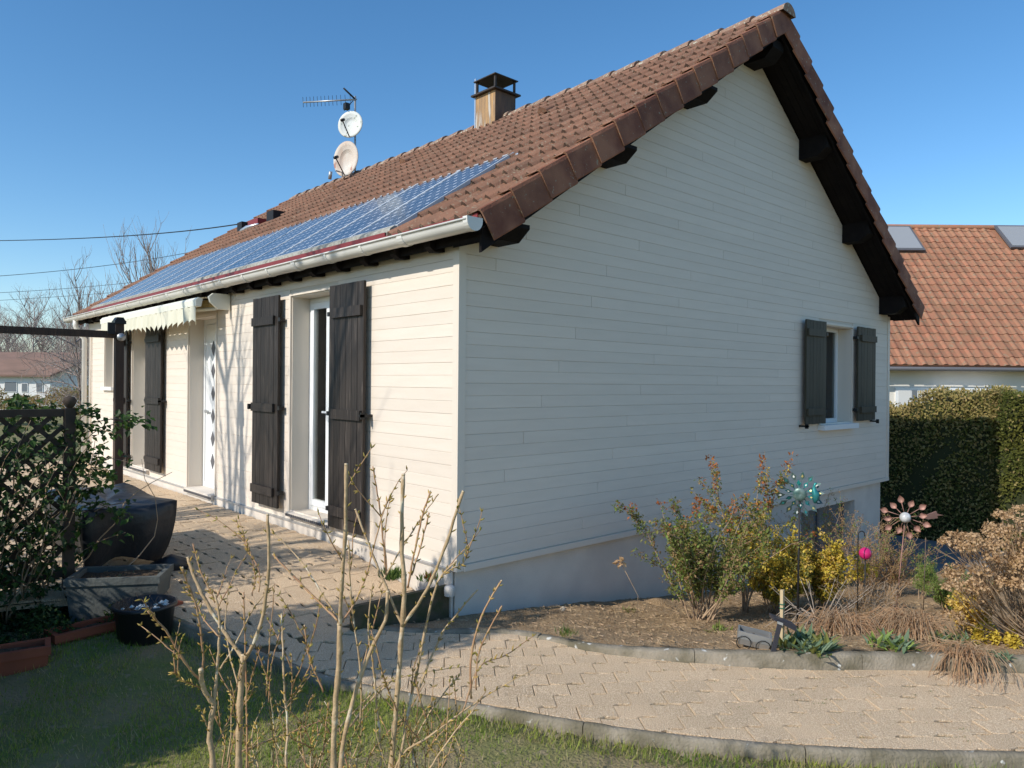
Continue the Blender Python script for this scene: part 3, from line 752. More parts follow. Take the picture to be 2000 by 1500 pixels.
b = MB(); b.prism([(RX-.12, .01, wallz(RX)-.10), (RX-.12, -.36, wallz(RX)-.10), (RX-.12, -.36, wallz(RX)-.2), (RX-.12, -.26, wallz(RX)-.30), (RX-.12, .01, wallz(RX)-.30)], (.24, 0, 0)); b.build('purlin_end', M['dark'], roof)
for k in range(24):
    y = .18+k*.475
    if y > L-.05: break
    b = MB(); b.prism([(.0, y, 2.60), (-.15, y, 2.56), (-.15, y, 2.50), (-.10, y, 2.465), (.0, y, 2.475)], (0, .075, 0)); b.build('rafter_end', M['dark'], roof)
b = MB(); b.box((-.152, VY0+.03, 2.625), (-.135, VY1-.03, 2.668)); b.build('fascia', M['redfascia'], roof)
b = MB(); b.box((-.118, PY0, 2.62), (-.104, PY1, 2.712)); b.build('panel_fascia', M['redfascia'], roof)
b = MB(); b.box((-.134, VY0+.03, 2.565), (.004, VY1-.03, 2.585)); b.build('eave_soffit', M['dark'], roof)
# gutter
g = MB(); n = 10; r0 = .068; gx, gz = -.225, 2.595
V = []; ysn = [VY0-.02, VY1+.12]
for y in ysn:
    for rr in (r0, r0-.004):
        for q in range(n+1):
            t = math.pi*q/n; V.append((gx-math.cos(t)*rr, y, gz-math.sin(t)*rr*1.05))
m_ = n+1
fs = [(q, q+1, 2*m_+q+1, 2*m_+q) for q in range(n)]+[(m_+q+1, m_+q, 3*m_+q, 3*m_+q+1) for q in range(n)]+[(0, m_, 3*m_, 2*m_), (n, m_+n, 3*m_+n, 2*m_+n)]
g.add(V, fs, 0, True); g.tube([(gx-r0-.004, ysn[0], gz+.004), (gx-r0-.004, ysn[1], gz+.004)], .0085, 6)
gut = g.build('gutter', M['gutter'], house)
for y in (ysn[0], ysn[1]):
    c = MB(); pts = [(gx-math.cos(math.pi*q/n)*(r0+.004), y-.012 if y < 0 else y, gz-math.sin(math.pi*q/n)*(r0+.004)*1.05) for q in range(n+1)]
    pts += [(gx+r0+.004, pts[0][1], gz+.022), (gx-r0-.004, pts[0][1], gz+.022)]
    c.prism(pts, (0, .05, 0)); c.build('end_cap', M['gutter'], gut)
k = 0
y = .35
while y < VY1:
    c = MB(); pts = []
    wdt = .035 if k % 3 else .07
    V = []; 
    for yy in (y, y+wdt):
        for q in range(n+1): t = math.pi*q/n; V.append((gx-math.cos(t)*(r0+.006), yy, gz-math.sin(t)*(r0+.006)*1.05))
    c.add(V, [(q, q+1, m_+q+1, m_+q) for q in range(n)]+[tuple(range(m_)), tuple(range(m_, 2*m_))], 0, False)
    c.build('bracket', M['gutter'], gut); y += .6; k += 1
# downpipe at the far end
d_ = MB(); d_.tube([(gx, 10.95, gz-.05), (gx, 10.95, gz-.16), (-.16, 10.95, gz-.30), (-.075, 10.95, gz-.40), (-.075, 10.95, -.08)], .045, 10); d_.build('downpipe', M['gutter'], house)
d_ = MB(); d_.tube([(-.03, 10.72, 2.3), (-.03, 10.72, -.05)], .015, 6); d_.build('cable_conduit', M['trim'], house)

# solar panels
NP = 12; PWD = (PY1-PY0)/NP; PLN = (PX1-PX0)/c_
for k in range(NP):
    y = PY0+(k+.5)*PWD
    ax = Vector((0, -1, 0)); ay = Vector((c_, 0, s_)); az = ax.cross(ay); z = 2.785+SL*PX0
    m = Matrix(((ax.x, ay.x, az.x, PX0), (ax.y, ay.y, az.y, y), (ax.z, ay.z, az.z, z), (0, 0, 0, 1)))
    b = MB(); hw = PWD/2-.003
    b.box((-hw+.021, .021, -.02), (hw-.021, PLN-.021, .0)); o = b.build('solar_panel', M['cells'], house); o.matrix_local = m
    f = MB(); f.box((-hw, 0, -.03), (-hw+.0205, PLN, .005)); f.box((hw-.0205, 0, -.03), (hw, PLN, .005)); f.box((-hw+.0206, 0, -.03), (hw-.0206, .0205, .004)); f.box((-hw+.0206, PLN-.0205, -.03), (hw-.0206, PLN, .004))
    f.build('frame', M['galvlight'], o)
    s = MB(); V = []
    for xx in (-hw+.004, hw-.004):
        V += [(xx, -.10, -.045), (xx, -.10, -.012), (xx, -.075, .010), (xx, -.02, .012), (xx, -.004, -.004), (xx, -.004, -.045)]
    s.add(V, [(i, (i+1) % 6, 6+(i+1) % 6, 6+i) for i in range(6)]+[tuple(range(6)), tuple(range(6, 12))[::-1]]); s.build('edge_seal', M['seal'], o)
fl = MB(); ax = Vector((0, -1, 0)); p0 = Vector((PX1, 0, 2.785+SL*PX1)); fl.prism([(PX1+.005, PY0-.05, 2.77+SL*PX1), (PX1+.12, PY0-.05, 2.745+SL*(PX1+.12)), (PX1+.12, PY0-.05, 2.735+SL*(PX1+.12)), (PX1+.005, PY0-.05, 2.75+SL*PX1)], (0, PY1-PY0+.1, 0)); fl.build('flashing', M['alu'], house)
# chimney
CX0, CX1, CY0, CY1 = 3.97, 4.40, 4.12, 4.58
ch = MB(); ch.box((CX0, CY0, 5.2), (CX1, CY1, 5.98)); chim = ch.build('chimney', M['chim'], house)
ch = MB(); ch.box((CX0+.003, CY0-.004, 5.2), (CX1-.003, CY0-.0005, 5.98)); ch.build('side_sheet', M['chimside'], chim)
ch = MB(); ch.box((CX0-.008, CY1-.0, 5.25), (CX0+.0, CY1+.03, 6.28)); ch.build('flue_strip', M['alu'], chim)
ch = MB(); cc = ((CX0+CX1)/2, (CY0+CY1)/2)
ch.box((CX0-.06, CY0-.06, 5.985), (CX1+.06, CY1+.06, 6.01)); ch.build('chimney_collar', M['chimdark'], chim)
ch = MB()
for x in (CX0+.0, CX1-.03):
    for y in (CY0+.0, CY1-.03): ch.box((x, y, 6.01), (x+.03, y+.03, 6.215))
ch.box((CX0+.07, CY0+.07, 6.01), (CX1-.07, CY1-.07, 6.075)); ch.build('cowl_posts', M['chimdark'], chim)
ch = MB(); o_ = .03; zc = 6.215
ch.add([(CX0-o_, CY0-o_, zc), (CX1+o_, CY0-o_, zc), (CX1+o_, CY1+o_, zc), (CX0-o_, CY1+o_, zc), (CX0+.15, CY0+.15, zc+.10), (CX1-.15, CY0+.15, zc+.10), (CX1-.15, CY1-.15, zc+.10), (CX0+.15, CY1-.15, zc+.10), (CX0-o_, CY0-o_, zc+.015), (CX1+o_, CY0-o_, zc+.015), (CX1+o_, CY1+o_, zc+.015), (CX0-o_, CY1+o_, zc+.015)],
       [(0, 1, 2, 3), (0, 8, 9, 1), (1, 9, 10, 2), (2, 10, 11, 3), (3, 11, 8, 0), (8, 4, 5, 9), (9, 5, 6, 10), (10, 6, 7, 11), (11, 7, 4, 8), (4, 7, 6, 5)]); ch.build('chimney_cap', M['chimdark'], chim)
# roof vent with a black entry box
def onroof(x, y, h=0): return Vector((x-h*s_, y, 2.76+SL*x+h*c_))
v = MB(); p = onroof(2.5, 9.9)
v.box((p.x-.12, p.y-.10, p.z-.12), (p.x+.12, p.y+.12, p.z+.12)); v.build('cable_entry_box', M['cable'], house)
p = onroof(2.5, 8.6); v = MB(); v.box((p.x-.13, p.y-.22, p.z-.1), (p.x+.1, p.y+.06, p.z+.11)); v.build('vent_hood', M['cable'], house)
p = onroof(2.46, 9.15); v = MB(); v.box((p.x-.14, p.y-.22, p.z-.1), (p.x+.1, p.y+.22, p.z+.07)); v.build('vent_cover', M['redfascia'], house)
v = MB(); q = [onroof(2.28, 9.55, .03), onroof(2.26, 9.2, .05), onroof(2.3, 8.8, .04)]; v.tube(q, [.03, .045, .02], 6); v.build('flashing_strip', M['alu'], house)
# two raised half-round vent tiles on the upper slope
for (x, y) in ((3.1, 2.2), (3.2, 7.6), (3.3, 5.6)):
    v = MB(); V = []
    for (u, rr) in ((0, .07), (.22, .03)):
        for q in range(8):
            t = math.pi*q/7; P0 = onroof(x+u*c_, y, .02); V.append(P0+Vector((-s_*math.sin(t)*rr, math.cos(t)*rr*1.2, c_*math.sin(t)*rr)))
    v.add(V, [(q, q+1, 9+q, 8+q) for q in range(7)]+[tuple(range(8))]); v.build('vent_tile', M['tile'], roof)

# ------------------------------------------------------------------ awning
aw = empty('awning', (-.1, 6.5, 2.3), 'half rolled cream awning with wavy valance above the front door', 'awning')
AY0, AY1 = 4.42, 8.72
b = Sub(aw); b.box((-.10, AY0+.02, 2.36), (.0-.02, AY1, 2.44)); b.tube([(-.10, AY0+.04, 2.40), (-.10, AY1, 2.40)], .055, 12); b.build('roller', M['awnroll'])
for y in (AY0-.06, AY1):
    b = Sub(aw); b.prism([(-.018, y, 2.30), (-.16, y, 2.30), (-.25, y, 2.38), (-.27, y, 2.44), (-.22, y, 2.485), (-.018, y, 2.485)], (0, .045, 0)); b.build('end_bracket', M['awnbox'])
FX = -.32; FZ = 2.37
b = Sub(aw); b.prism([(FX-.03, AY0+.13, FZ-.03), (FX+.03, AY0+.13, FZ-.035), (FX+.05, AY0+.13, FZ+.06), (FX-.0, AY0+.13, FZ+.075), (FX-.035, AY0+.13, FZ+.04)], (0, AY1-AY0-.10, 0)); b.build('front_bar', M['awnbox'])
b = Sub(aw); b.add([(FX, AY0+.14, FZ+.07), (-.10, AY0+.1, 2.47), (-.10, AY1, 2.455), (FX, AY1, FZ+.07)], [(0, 1, 2, 3)]); b.build('canopy', M['awncloth'])
b = Sub(aw); nv = 22*8; V = []; fs = []; ya, yb = AY0+.14, AY1+.02
for i in range(nv+1):
    y = ya+(yb-ya)*i/nv; ph = i/8*2*math.pi
    x = FX-.032+.014*math.sin(ph*.93+.6*math.sin(ph*.31))
    zb = FZ-.19-.075*abs(2*((i/8) % 1)-1)
    V += [(x, y, FZ-.03), (x+.003*math.sin(ph), y, (FZ+zb)/2), (x+.012*math.sin(ph), y, zb)]
    if i: fs += [(3*i-3, 3*i, 3*i+1, 3*i-2), (3*i-2, 3*i+1, 3*i+2, 3*i-1)]
b.add(V, fs, 0, True); b.build('valance', M['awncloth'])
for y in (AY0+.2, AY1-.3):
    b = Sub(aw); b.tube([(-.08, y, 2.33), (-.20, y+.5, 2.33), (FX+.02, y+.2, FZ)], .022, 8); b.build('folding_arm', M['awnbox'])

# ------------------------------------------------------------------ antennas
DP = at(688, 345, 14.75)
mast_x, mast_y = DP.x, DP.y
def dish(name, c, face, rw, rh, m, label):
    root = empty(name, c, label, 'satellite dish'); q = Vector(face).normalized().to_track_quat('Z', 'Y')
    b = MB(); nr_, na = 5, 28; V = [(0, 0, 0)]
    for i in range(1, nr_+1):
        for k in range(na): t = 2*math.pi*k/na; V.append((rw*i/nr_*math.cos(t), rh*i/nr_*math.sin(t), .06*(i/nr_)**2))
    for k in range(na): t = 2*math.pi*k/na; V.append((rw*1.02*math.cos(t), rh*1.02*math.sin(t), .045))
    V.append((0, 0, -.012))
    fs = [(0, 1+k, 1+(k+1) % na) for k in range(na)]
    for i in range(nr_): fs += [(1+i*na+k, 1+(i+1)*na+k, 1+(i+1)*na+(k+1) % na, 1+i*na+(k+1) % na) for k in range(na)]
    fs += [(1+nr_*na+(k+1) % na, 1+nr_*na+k, len(V)-1) for k in range(na)]
    b.add([q @ Vector(v) for v in V], fs, 0, True); b.build('reflector', m, root)
    lnb = q @ Vector((0, -rh*.55, .0)) ; arm0 = q @ Vector((0, -rh*.98, .03)); tip = q @ Vector((0, -rh*.35, .42))
    if name == 'satellite_dish':
        b = MB(); b.tube([arm0, tip], .012, 6); b.build('feed_arm', M['iron'], root)
        b = MB(); b.tube([tip+q @ Vector((0, -.02, .03)), tip+q @ Vector((0, .04, -.07))], .03, 8); b.build('receiver', M['iron'], root)
    b = MB(); b.tube([q @ Vector((0, 0, -.01)), q @ Vector((0, 0, -.10))], .03, 8); b.build('mount', M['galv'], root)
    return root
pu = at(686, 245, 14.7); pl = at(678, 312, 14.6)
dish('satellite_dish', pu, (-.75, -.55, .12), .255, .275, M['dish'], 'round pale satellite dish, upper of the two on the roof mast')
d2 = dish('satellite_dish', pl, (-.80, -.45, .10), .27, .36, M['dishrust'], 'rust stained oval satellite dish, lower of the two behind the roof ridge')
b = Sub(d2); e0 = at(652, 350, 14.5); b.tube([at(672, 338, 14.6), at(655, 333, 14.4)], .015, 6); b.tube([at(644, 350, 14.4), at(646, 335, 14.35)], .035, 8); b.build('receiver', M['galv'])
ant = empty('tv_antenna', (mast_x, mast_y, 5), 'rake antenna with many short rods on top of the roof mast', 'antenna')
mt = at(691, 193, 14.75)
b = Sub(ant); b.tube([(mt.x+.05, mt.y, 4.9), (mt.x+.03, mt.y, mt.z+.06)], .02, 8); b.build('mast', M['galv'])
b = Sub(ant); bt = at(592, 200, 14.9); bs = at(697, 194, 14.75); b.tube([bs, bt], .016, 6); b.build('boom', M['galv'])
bd = (bt-bs); px_ = bd.normalized().cross(Vector((0, 0, 1))).normalized(); rodd = (Vector((0, 0, 1))*.96+px_*.2+bd.normalized()*.15).normalized()
for k in range(13):
    t = .12+.88*(k/12)**.9; P0 = bs+bd*t; b = Sub(ant); b.tube([P0-rodd*.11, P0+rodd*.12], .005, 4); b.build('rod', M['iron'])
b = Sub(ant); b.tube([at(693, 193, 14.75), at(671, 172, 14.6)], .018, 5); b.tube([at(693, 193, 14.75), at(672, 216, 14.9)], .008, 5); b.build('reflector_grid', M['iron'])
b = Sub(ant); q0 = at(677, 206, 14.7); b.box((q0.x-.05, q0.y-.05, q0.z-.08), (q0.x+.05, q0.y+.05, q0.z+.04)); b.build('junction_box', M['iron'])

# overhead wires
def wire(pts, rad, label):
    P = [Vector(p) for p in pts]; out = []
    for a, b_ in zip(P, P[1:]): pass
    a, b_ = P[0], P[-1]; sag = P[1] if len(P) > 2 else (a+b_)/2
    for i in range(25):
        t = i/24; out.append(a*(1-t)**2+sag*2*t*(1-t)+b_*t*t)
    mb = MB(); mb.tube(out, rad, 5); return tag(mb.build('overhead_wire', M['cable']), label, 'wire', 'wires crossing the sky on the left')
e_ = onroof(2.5, 9.9, .12); wire([e_, at(230, 476, 22), at(-260, 470, 30)], .013, 'thick black overhead wire running left from the roof vent, highest in the sky')
wire([at(400, 487, 40), at(180, 532, 38), at(-120, 546, 36)], .014, 'thin wire second from the top, passing behind the bare trees')
wire([at(310, 545, 48), at(150, 567, 46), at(-120, 577, 44)], .013, 'thin wire third from the top in the left sky')
wire([at(290, 565, 48), at(140, 580, 46), at(-120, 593, 44)], .012, 'lowest thin wire in the left sky')

# ------------------------------------------------------------------ pergola, trellis, climber
pp = at(232, 700, 7.8)
pg = empty('pergola', (pp.x, pp.y, -.08), 'dark wooden pergola post and beam beside the terrace', 'pergola')
b = Sub(pg); b.box((pp.x-.04, pp.y-.04, -.08), (pp.x+.04, pp.y+.04, 2.04)); b.build('post', M['postwood'])
b = Sub(pg); b.box((pp.x-.055, pp.y-.06, 2.0405), (pp.x+.055, pp.y+.06, 2.075)); b.prism([(pp.x-.05, pp.y-.05, 2.076), (pp.x+.05, pp.y-.05, 2.076), (pp.x+.03, pp.y-.05, 2.11), (pp.x-.03, pp.y-.05, 2.11)], (0, .1, 0)); b.build('post_cap', M['iron'])
b = Sub(pg); b.box((pp.x-3.2, pp.y-.03, 1.890), (pp.x-.041, pp.y+.03, 1.962)); b.build('beam', M['postwood'])
b = Sub(pg); b.tube([(pp.x+.005, pp.y-.045, 1.90), (pp.x+.005, pp.y-.075, 1.90)], .042, 12); b.build('lamp', M['galv'])
b = Sub(pg); b.box((pp.x-.12, pp.y-.06, 1.93), (pp.x-.05, pp.y-.036, 2.05)); b.build('bracket', M['iron'])
for q in (-3.1,):
    b = Sub(pg); b.box((pp.x+q-.04, pp.y-.04, -.3), (pp.x+q+.04, pp.y+.04, 1.884)); b.build('post', M['postwood'])

TX, TY = -2.24, 1.78
tl = empty('trellis', (TX-1, TY, -.3), 'dark diagonal lattice trellis panel overgrown by a climber', 'trellis')
b = Sub(tl); b.box((TX-.035, TY-.035, -.35), (TX+.035, TY+.035, 1.24)); b.build('post', M['trelliswood'])
b = Sub(tl); b.lathe([(.0, 1.33), (.035, 1.32), (.05, 1.29), (.035, 1.26), (.02, 1.24)], (TX, TY, 0), 10); b.build('post_knob', M['trelliswood'])
TL = 1.8
b = Sub(tl); b.box((TX-TL, TY-.02, 1.18), (TX-.036, TY+.02, 1.235)); b.box((TX-TL, TY-.02, .0), (TX-.036, TY+.02, .05)); b.build('rail', M['trelliswood'])
def lat(dirn):
    c0 = -1.3
    while c0 < TL+1.3:
        pts = []
        # line x = c0 + dirn * z' clipped to panel
        za, zb = 0.0, 1.13
        xa, xb = c0, c0+dirn*1.13
        lo, hi = .04, TL-.02
        def cl(t0, t1, xa, xb):
            for bound, sgn in ((lo, 1), (hi, -1)):
                pass
            return
        t0, t1 = 0., 1.
        dx = xb-xa
        for bound, s2 in ((lo, 1), (hi, -1)):
            fa, fb = s2*(xa-bound), s2*(xb-bound)
            if fa < 0 and fb < 0: t0, t1 = 1, 0; break
            if fa < 0: t0 = max(t0, fa/(fa-fb))
            elif fb < 0: t1 = min(t1, fa/(fa-fb))
        if t1-t0 > .08:
            A = Vector((TX-(xa+dx*t0), TY+(.008 if dirn > 0 else -.008), .05+1.13*t0)); B = Vector((TX-(xa+dx*t1), A.y, .05+1.13*t1))
            mb = Sub(tl); d = (B-A).normalized(); n_ = d.cross(Vector((0, 1, 0)))*.016
            mb.prism([A-n_, A+n_, B+n_, B-n_], (0, .007, 0)); mb.build('slat', M['trelliswood'])
        c0 += .15
lat(1); lat(-1)
# climber
cl = empty('climbing_plant', (TX-.6, TY, -.3), 'dark leafy climbing plant sprawling over the lattice trellis', 'climber')
lf = Sub(cl); sm = Sub(cl)
for k in range(84):
    x = rnd(TX-1.7, TX+.05); y = TY+rnd(-.12, .08); P0 = Vector((x, y, -.3)); pts = [P0]; d = Vector((rnd(-.3, .3), 0, 1))
    for s in range(9):
        d = (d+rv()*.55+Vector((0, 0, .22))).normalized(); P0 = P0+d*rnd(.12, .2); P0.y = TY+(P0.y-TY)*.85; P0.z = min(P0.z, 1.30+rnd(-.05, .1)); pts.append(P0.copy())
        for q in range(9):
            c0 = P0+Vector((rnd(-.14, .14), rnd(-.16, .16), rnd(-.12, .12)))
            if c0.x > TX+.10: continue
            lf.leaf(c0, rv()+Vector((0, -.3, -.1)), Vector((0, -.3, 1)), rnd(.035, .07), rnd(.025, .045), 0 if random.random() < .8 else 1)
    sm.tube(pts, [.008*(1-i/12) for i in range(len(pts))], 4)
# sprays reaching right over the terrace
def spray(pts, n, L0, W0, brightp=.55):
    P = smooth([Vector(p) for p in pts], 6)
    sm.tube(P, [.005*(1-.6*i/len(P)) for i in range(len(P))], 4)
    for q in range(n):
        c0 = random.choice(P[1:])+Vector((rnd(-.03, .03), rnd(-.03, .03), rnd(-.04, .03)))
        lf.leaf(c0, rv()+Vector((.3, -.3, -.3)), Vector((0, -.4, 1)), rnd(.8, 1.2)*L0, rnd(.8, 1.2)*W0, 1 if random.random() < brightp else 0)
for px, py in ((195, 800), (250, 815), (285, 820), (230, 850), (260, 905), (235, 950), (255, 980), (215, 920), (200, 870), (225, 1000), (245, 1040), (190, 960), (175, 1010), (205, 940)):
    st_ = at(140+rnd(-15, 10), py+rnd(10, 60), 5.65); en = at(px, py, 5.5+rnd(-.2, .15)); mid = (st_+en)/2+Vector((0, 0, rnd(.02, .12)))
    spray([st_, mid, en], 26, .055, .042)
for px, py, n in ((245, 820, 26), (262, 826, 8), (290, 812, 5), (288, 826, 4), (200, 895, 16), (235, 1005, 24), (215, 925, 14), (170, 800, 14), (150, 830, 30), (130, 850, 34), (150, 900, 30), (100, 800, 40), (60, 795, 40), (30, 790, 44), (80, 830, 50), (20, 830, 50), (120, 870, 50), (50, 880, 50), (100, 930, 40), (10, 900, 40), (130, 960, 40)):
    for q in range(n):
        c0 = at(px+random.gauss(0, 9), py+random.gauss(0, 8), 5.5+rnd(-.1, .1)); lf.leaf(c0, rv()+Vector((.2, -.3, -.3)), Vector((0, -.5, 1)), rnd(.04, .07), rnd(.03, .05), 1 if random.random() < .5 else 0)
lf.build('leaves', [M['darkleaf'], M['brightleaf']], None, 'stuff'); sm.build('stems', M['drytwig'])
# bits of white groundsheet / old furniture glimpsed through the lattice
# ------------------------------------------------------------------ covered furniture
cv = empty('covered_barbecue', (-1.85, 2.5, -.08), 'low garden furniture under a sagging black plastic cover on the terrace', 'cover')
def cover():
    bx0, bx1, by0, by1 = -2.12, -1.46, 1.86, 3.3; zt_ = .46
    mb = Sub(cv); nu, nvv = 44, 12; V = []; fs = []
    def ring(t):
        "perimeter point for t in 0..1 with rounded corners"
        p = (t % 1)*4; s = int(p); f = p-s
        c = [(bx0, by0), (bx1, by0), (bx1, by1), (bx0, by1)]; a, b_ = c[s], c[(s+1) % 4]
        return Vector((a[0]+(b_[0]-a[0])*f, a[1]+(b_[1]-a[1])*f, 0))
    ctr = Vector(((bx0+bx1)/2, (by0+by1)/2, 0))
    for j in range(nvv+1):
        v = j/nvv
        for i in range(nu):
            t = i/nu; P0 = ring(t); out = (P0-ctr).normalized(); cor = abs(((t*4) % 1)-.5)*2
            flare = .02+.17*v*(1-.35*v)*(math.sin(t*2*math.pi*6+1.3)*.5+.5)*(1-.3*cor)-.20*v*v
            sag = .16*(1-cor**2)*v                           # hem lifts between the corners
            z = zt_-(zt_+.06)*v+sag*.55+.012*math.sin(t*31+v*5)
            P1 = P0+out*flare; V.append((P1.x, P1.y, z-.02*(1-v)*(1-cor)))
    for j in range(nvv):
        for i in range(nu): fs.append((j*nu+i, (j+1)*nu+i, (j+1)*nu+(i+1) % nu, j*nu+(i+1) % nu))
    n0 = len(V); G = 8
    for a in range(1, 3):
        for i in range(nu):
            p = Vector(V[i]); q = ctr+(p-ctr)*(1-a*.33); V.append((q.x, q.y, zt_-.02+.012*math.sin(i*.9+a)-.01*a))
    for i in range(nu):
        fs.append((i, (i+1) % nu, n0+(i+1) % nu, n0+i)); fs.append((n0+i, n0+(i+1) % nu, n0+nu+(i+1) % nu, n0+nu+i))
    V.append((ctr.x, ctr.y, zt_-.05)); fs += [(n0+nu+i, n0+nu+(i+1) % nu, len(V)-1) for i in range(nu)]
    mb.add(V, fs, 0, True); return mb.build('cover', M['cover'])
cover()
b = Sub(cv); b.tube([(-1.62, 1.93, -.06), (-1.5, 1.82, -.03), (-1.38, 1.8, -.06)], [.03, .075, .05], 8); b.build('loose_fold', M['cover'])
# ------------------------------------------------------------------ planters
def trough(name, c, lx, ly, h, z0, rz, m, label, cat='planter', taper=.85, rim=.02, group=None):
    root = empty(name, (c[0], c[1], z0), label, cat, group); root.rotation_euler = (0, 0, rz)
    mb = MB(); V = []
    rows = [(taper, 0), (1, h-.05), (1+2*rim/ly*.6, h-.05), (1+2*rim/ly*.6, h), (1-2*rim/ly, h), (1-2*rim/ly, h-.05)]
    for s, z in rows:
        sx = s if s <= 1 else 1+(s-1)*ly/lx; sx = sx if s >= 1 or z > 0 else 1-(1-s)*ly/lx
        if s < 1 and z > h-.06: sx = 1-(1-s)*ly/lx
        V += [(-lx/2*sx, -ly/2*s, z), (lx/2*sx, -ly/2*s, z), (lx/2*sx, ly/2*s, z), (-lx/2*sx, ly/2*s, z)]
    fs = [(0, 3, 2, 1)]+[(r*4+k, r*4+(k+1) % 4, (r+1)*4+(k+1) % 4, (r+1)*4+k) for r in range(5) for k in range(4)]
    mb.add(V, fs); mb.build('body', m, root)
    s = MB(); g_ = 7; V = []
    for j in range(g_):
        for i in range(g_): V.append(((i/(g_-1)-.5)*lx*.95, (j/(g_-1)-.5)*ly*.90, h-.035+rnd(-.012, .015)))
    s.add(V, [(j*g_+i, j*g_+i+1, (j+1)*g_+i+1, (j+1)*g_+i) for j in range(g_-1) for i in range(g_-1)], 0, True); s.build('soil', M['potsoil'], root)
    return root
gp = trough('planter', (-1.98, 1.42), .60, .36, .36, -.30, R(-32), M['greytrough'], 'large grey rectangular planter with dry soil below the black cover')
d = MB()
for k in range(90): d.leaf((rnd(-.27, .27), rnd(-.14, .14), .30), (rnd(-1, 1), rnd(-1, 1), rnd(0, .7)), (0, 0, 1), rnd(.03, .09), rnd(.004, .012), random.choice((0, 1)))
d.build('dry_leaves', [M['brownleaf'], M['paleleaf']], gp, 'stuff')
bp = empty('black_pot', (-1.98, .86, -.35), 'big round black plastic pot with pale pebbles, in front of the grey planter', 'pot')
b = MB(); b.lathe([(0, 0), (.155, 0), (.185, .28), (.20, .285), (.20, .31), (.182, .31), (.176, .27), (0, .27)], n=22); b.build('body', M['blackpot'], bp)
b = MB()
for k in range(22):
    a = rnd(0, 6.3); r_ = rnd(0, .15); c0 = Vector((r_*math.cos(a), r_*math.sin(a), .285)); s = rnd(.012, .024)
    b.add([c0+Vector(v)*s for v in ((1, 0, 0), (0, 1, 0), (-1, 0, 0), (0, -1, 0), (0, 0, .8), (0, 0, -.8))], [(0, 1, 4), (1, 2, 4), (2, 3, 4), (3, 0, 4), (1, 0, 5), (2, 1, 5), (3, 2, 5), (0, 3, 5)])
b.build('pebbles', M['dish'], bp, 'stuff')
b = MB()
for k in range(40): b.leaf((rnd(-.15, .1), rnd(-.13, .13), .26), rv()*.8+Vector((0, 0, 1)), (0, 1, 0), rnd(.05, .13), .004, 0)
b.build('dry_stalks', M['bark'], bp, 'stuff')
trough('terracotta_trough', (-2.23, 1.13), .50, .17, .17, -.36, R(8), M['terracotta'], 'terracotta trough left of the black pot, dark in the shade', 'planter')
trough('terracotta_trough', (-2.78, .92), .5, .18, .18, -.36, R(-10), M['terracotta'], 'terracotta trough at the left edge of the photo on the lawn', 'planter')
trough('terracotta_pot', (-1.78, 1.12), .16, .16, .2, -.34, R(20), M['terracotta'], 'small red square pot peeping out behind the black pot', 'pot')
gc = MB()
for k in range(5200):
    x = rnd(-3.1, -2.0); y = rnd(1.05, 1.75); z = -.36+rnd(0, .26)*(.5+.5*math.sin(x*7)**2)
    if x > -2.2 and y > 1.3: continue
    gc.leaf((x, y, z), rv()+Vector((0, -.3, .4)), (0, 0, 1), rnd(.02, .05), rnd(.014, .03), random.choice((0, 0, 0, 1)))
tag(gc.build('ground_ivy', [M['darkleaf'], M['brightleaf']], None, 'stuff'), 'low dark green ivy growing between the troughs', 'ground cover')

# ------------------------------------------------------------------ grass and straw
def lawn_blades():
    mb = MB(); n = 0
    while n < 150000:
        x = rnd(-3.6, 3.2); y = rnd(-5.2, 1.1)
        dl = sdist_fast(x, y)
        if dl > -.072: continue
        dist = math.hypot(x-CAM.x, y-CAM.y)
        if dist < 1.0 or (Vector((x, y, 0))-CAM).dot(Fv) < .9: 
            n += 1; continue
        pn = math.sin(x*2.3+math.sin(y*1.9)*1.3)+math.sin(y*3.1+x*1.1)+math.sin(x*6.1-y*4.7)*.6
        near_k = dl > -.22
        if not near_k and pn < -.1 and random.random() < .78: n += 1; continue
        h = rnd(.014, .038)*(1.7 if near_k and random.random() < .5 else 1.5 if random.random() < .12 else 1)
        z = zlawn(x, y)-.004; a = rnd(0, 6.28); w_ = rnd(.0016, .0032); ln = rnd(0, .9)*h; b2 = rnd(0, 6.28)
        mb.add([(x-math.cos(a)*w_, y-math.sin(a)*w_, z), (x+math.cos(a)*w_, y+math.sin(a)*w_, z), (x+math.cos(b2)*ln, y+math.sin(b2)*ln, z+h)], [(0, 1, 2)], 1 if random.random() < (.38 if pn < .6 else .15) else 0); n += 1
    return mb.build('grass', [M['blade'], M['bladedry']], None, 'stuff')
KLf = [(p.x, p.y) for p in KLs]
def sdist_fast(x, y):
    best = 1e9; sg = 1
    for (ax_, ay_), (bx_, by_) in zip(KLf, KLf[1:]):
        dx, dy = bx_-ax_, by_-ay_; t = ((x-ax_)*dx+(y-ay_)*dy)/(dx*dx+dy*dy); t = 0 if t < 0 else 1 if t > 1 else t
        ex, ey = x-ax_-dx*t, y-ay_-dy*t; e = ex*ex+ey*ey
        if e < best: best = e; sg = 1 if dx*(y-ay_)-dy*(x-ax_) > 0 else -1
    return sg*math.sqrt(best)
tag(lawn_blades(), 'short patchy green and straw coloured grass of the lawn', 'grass')
st = MB()
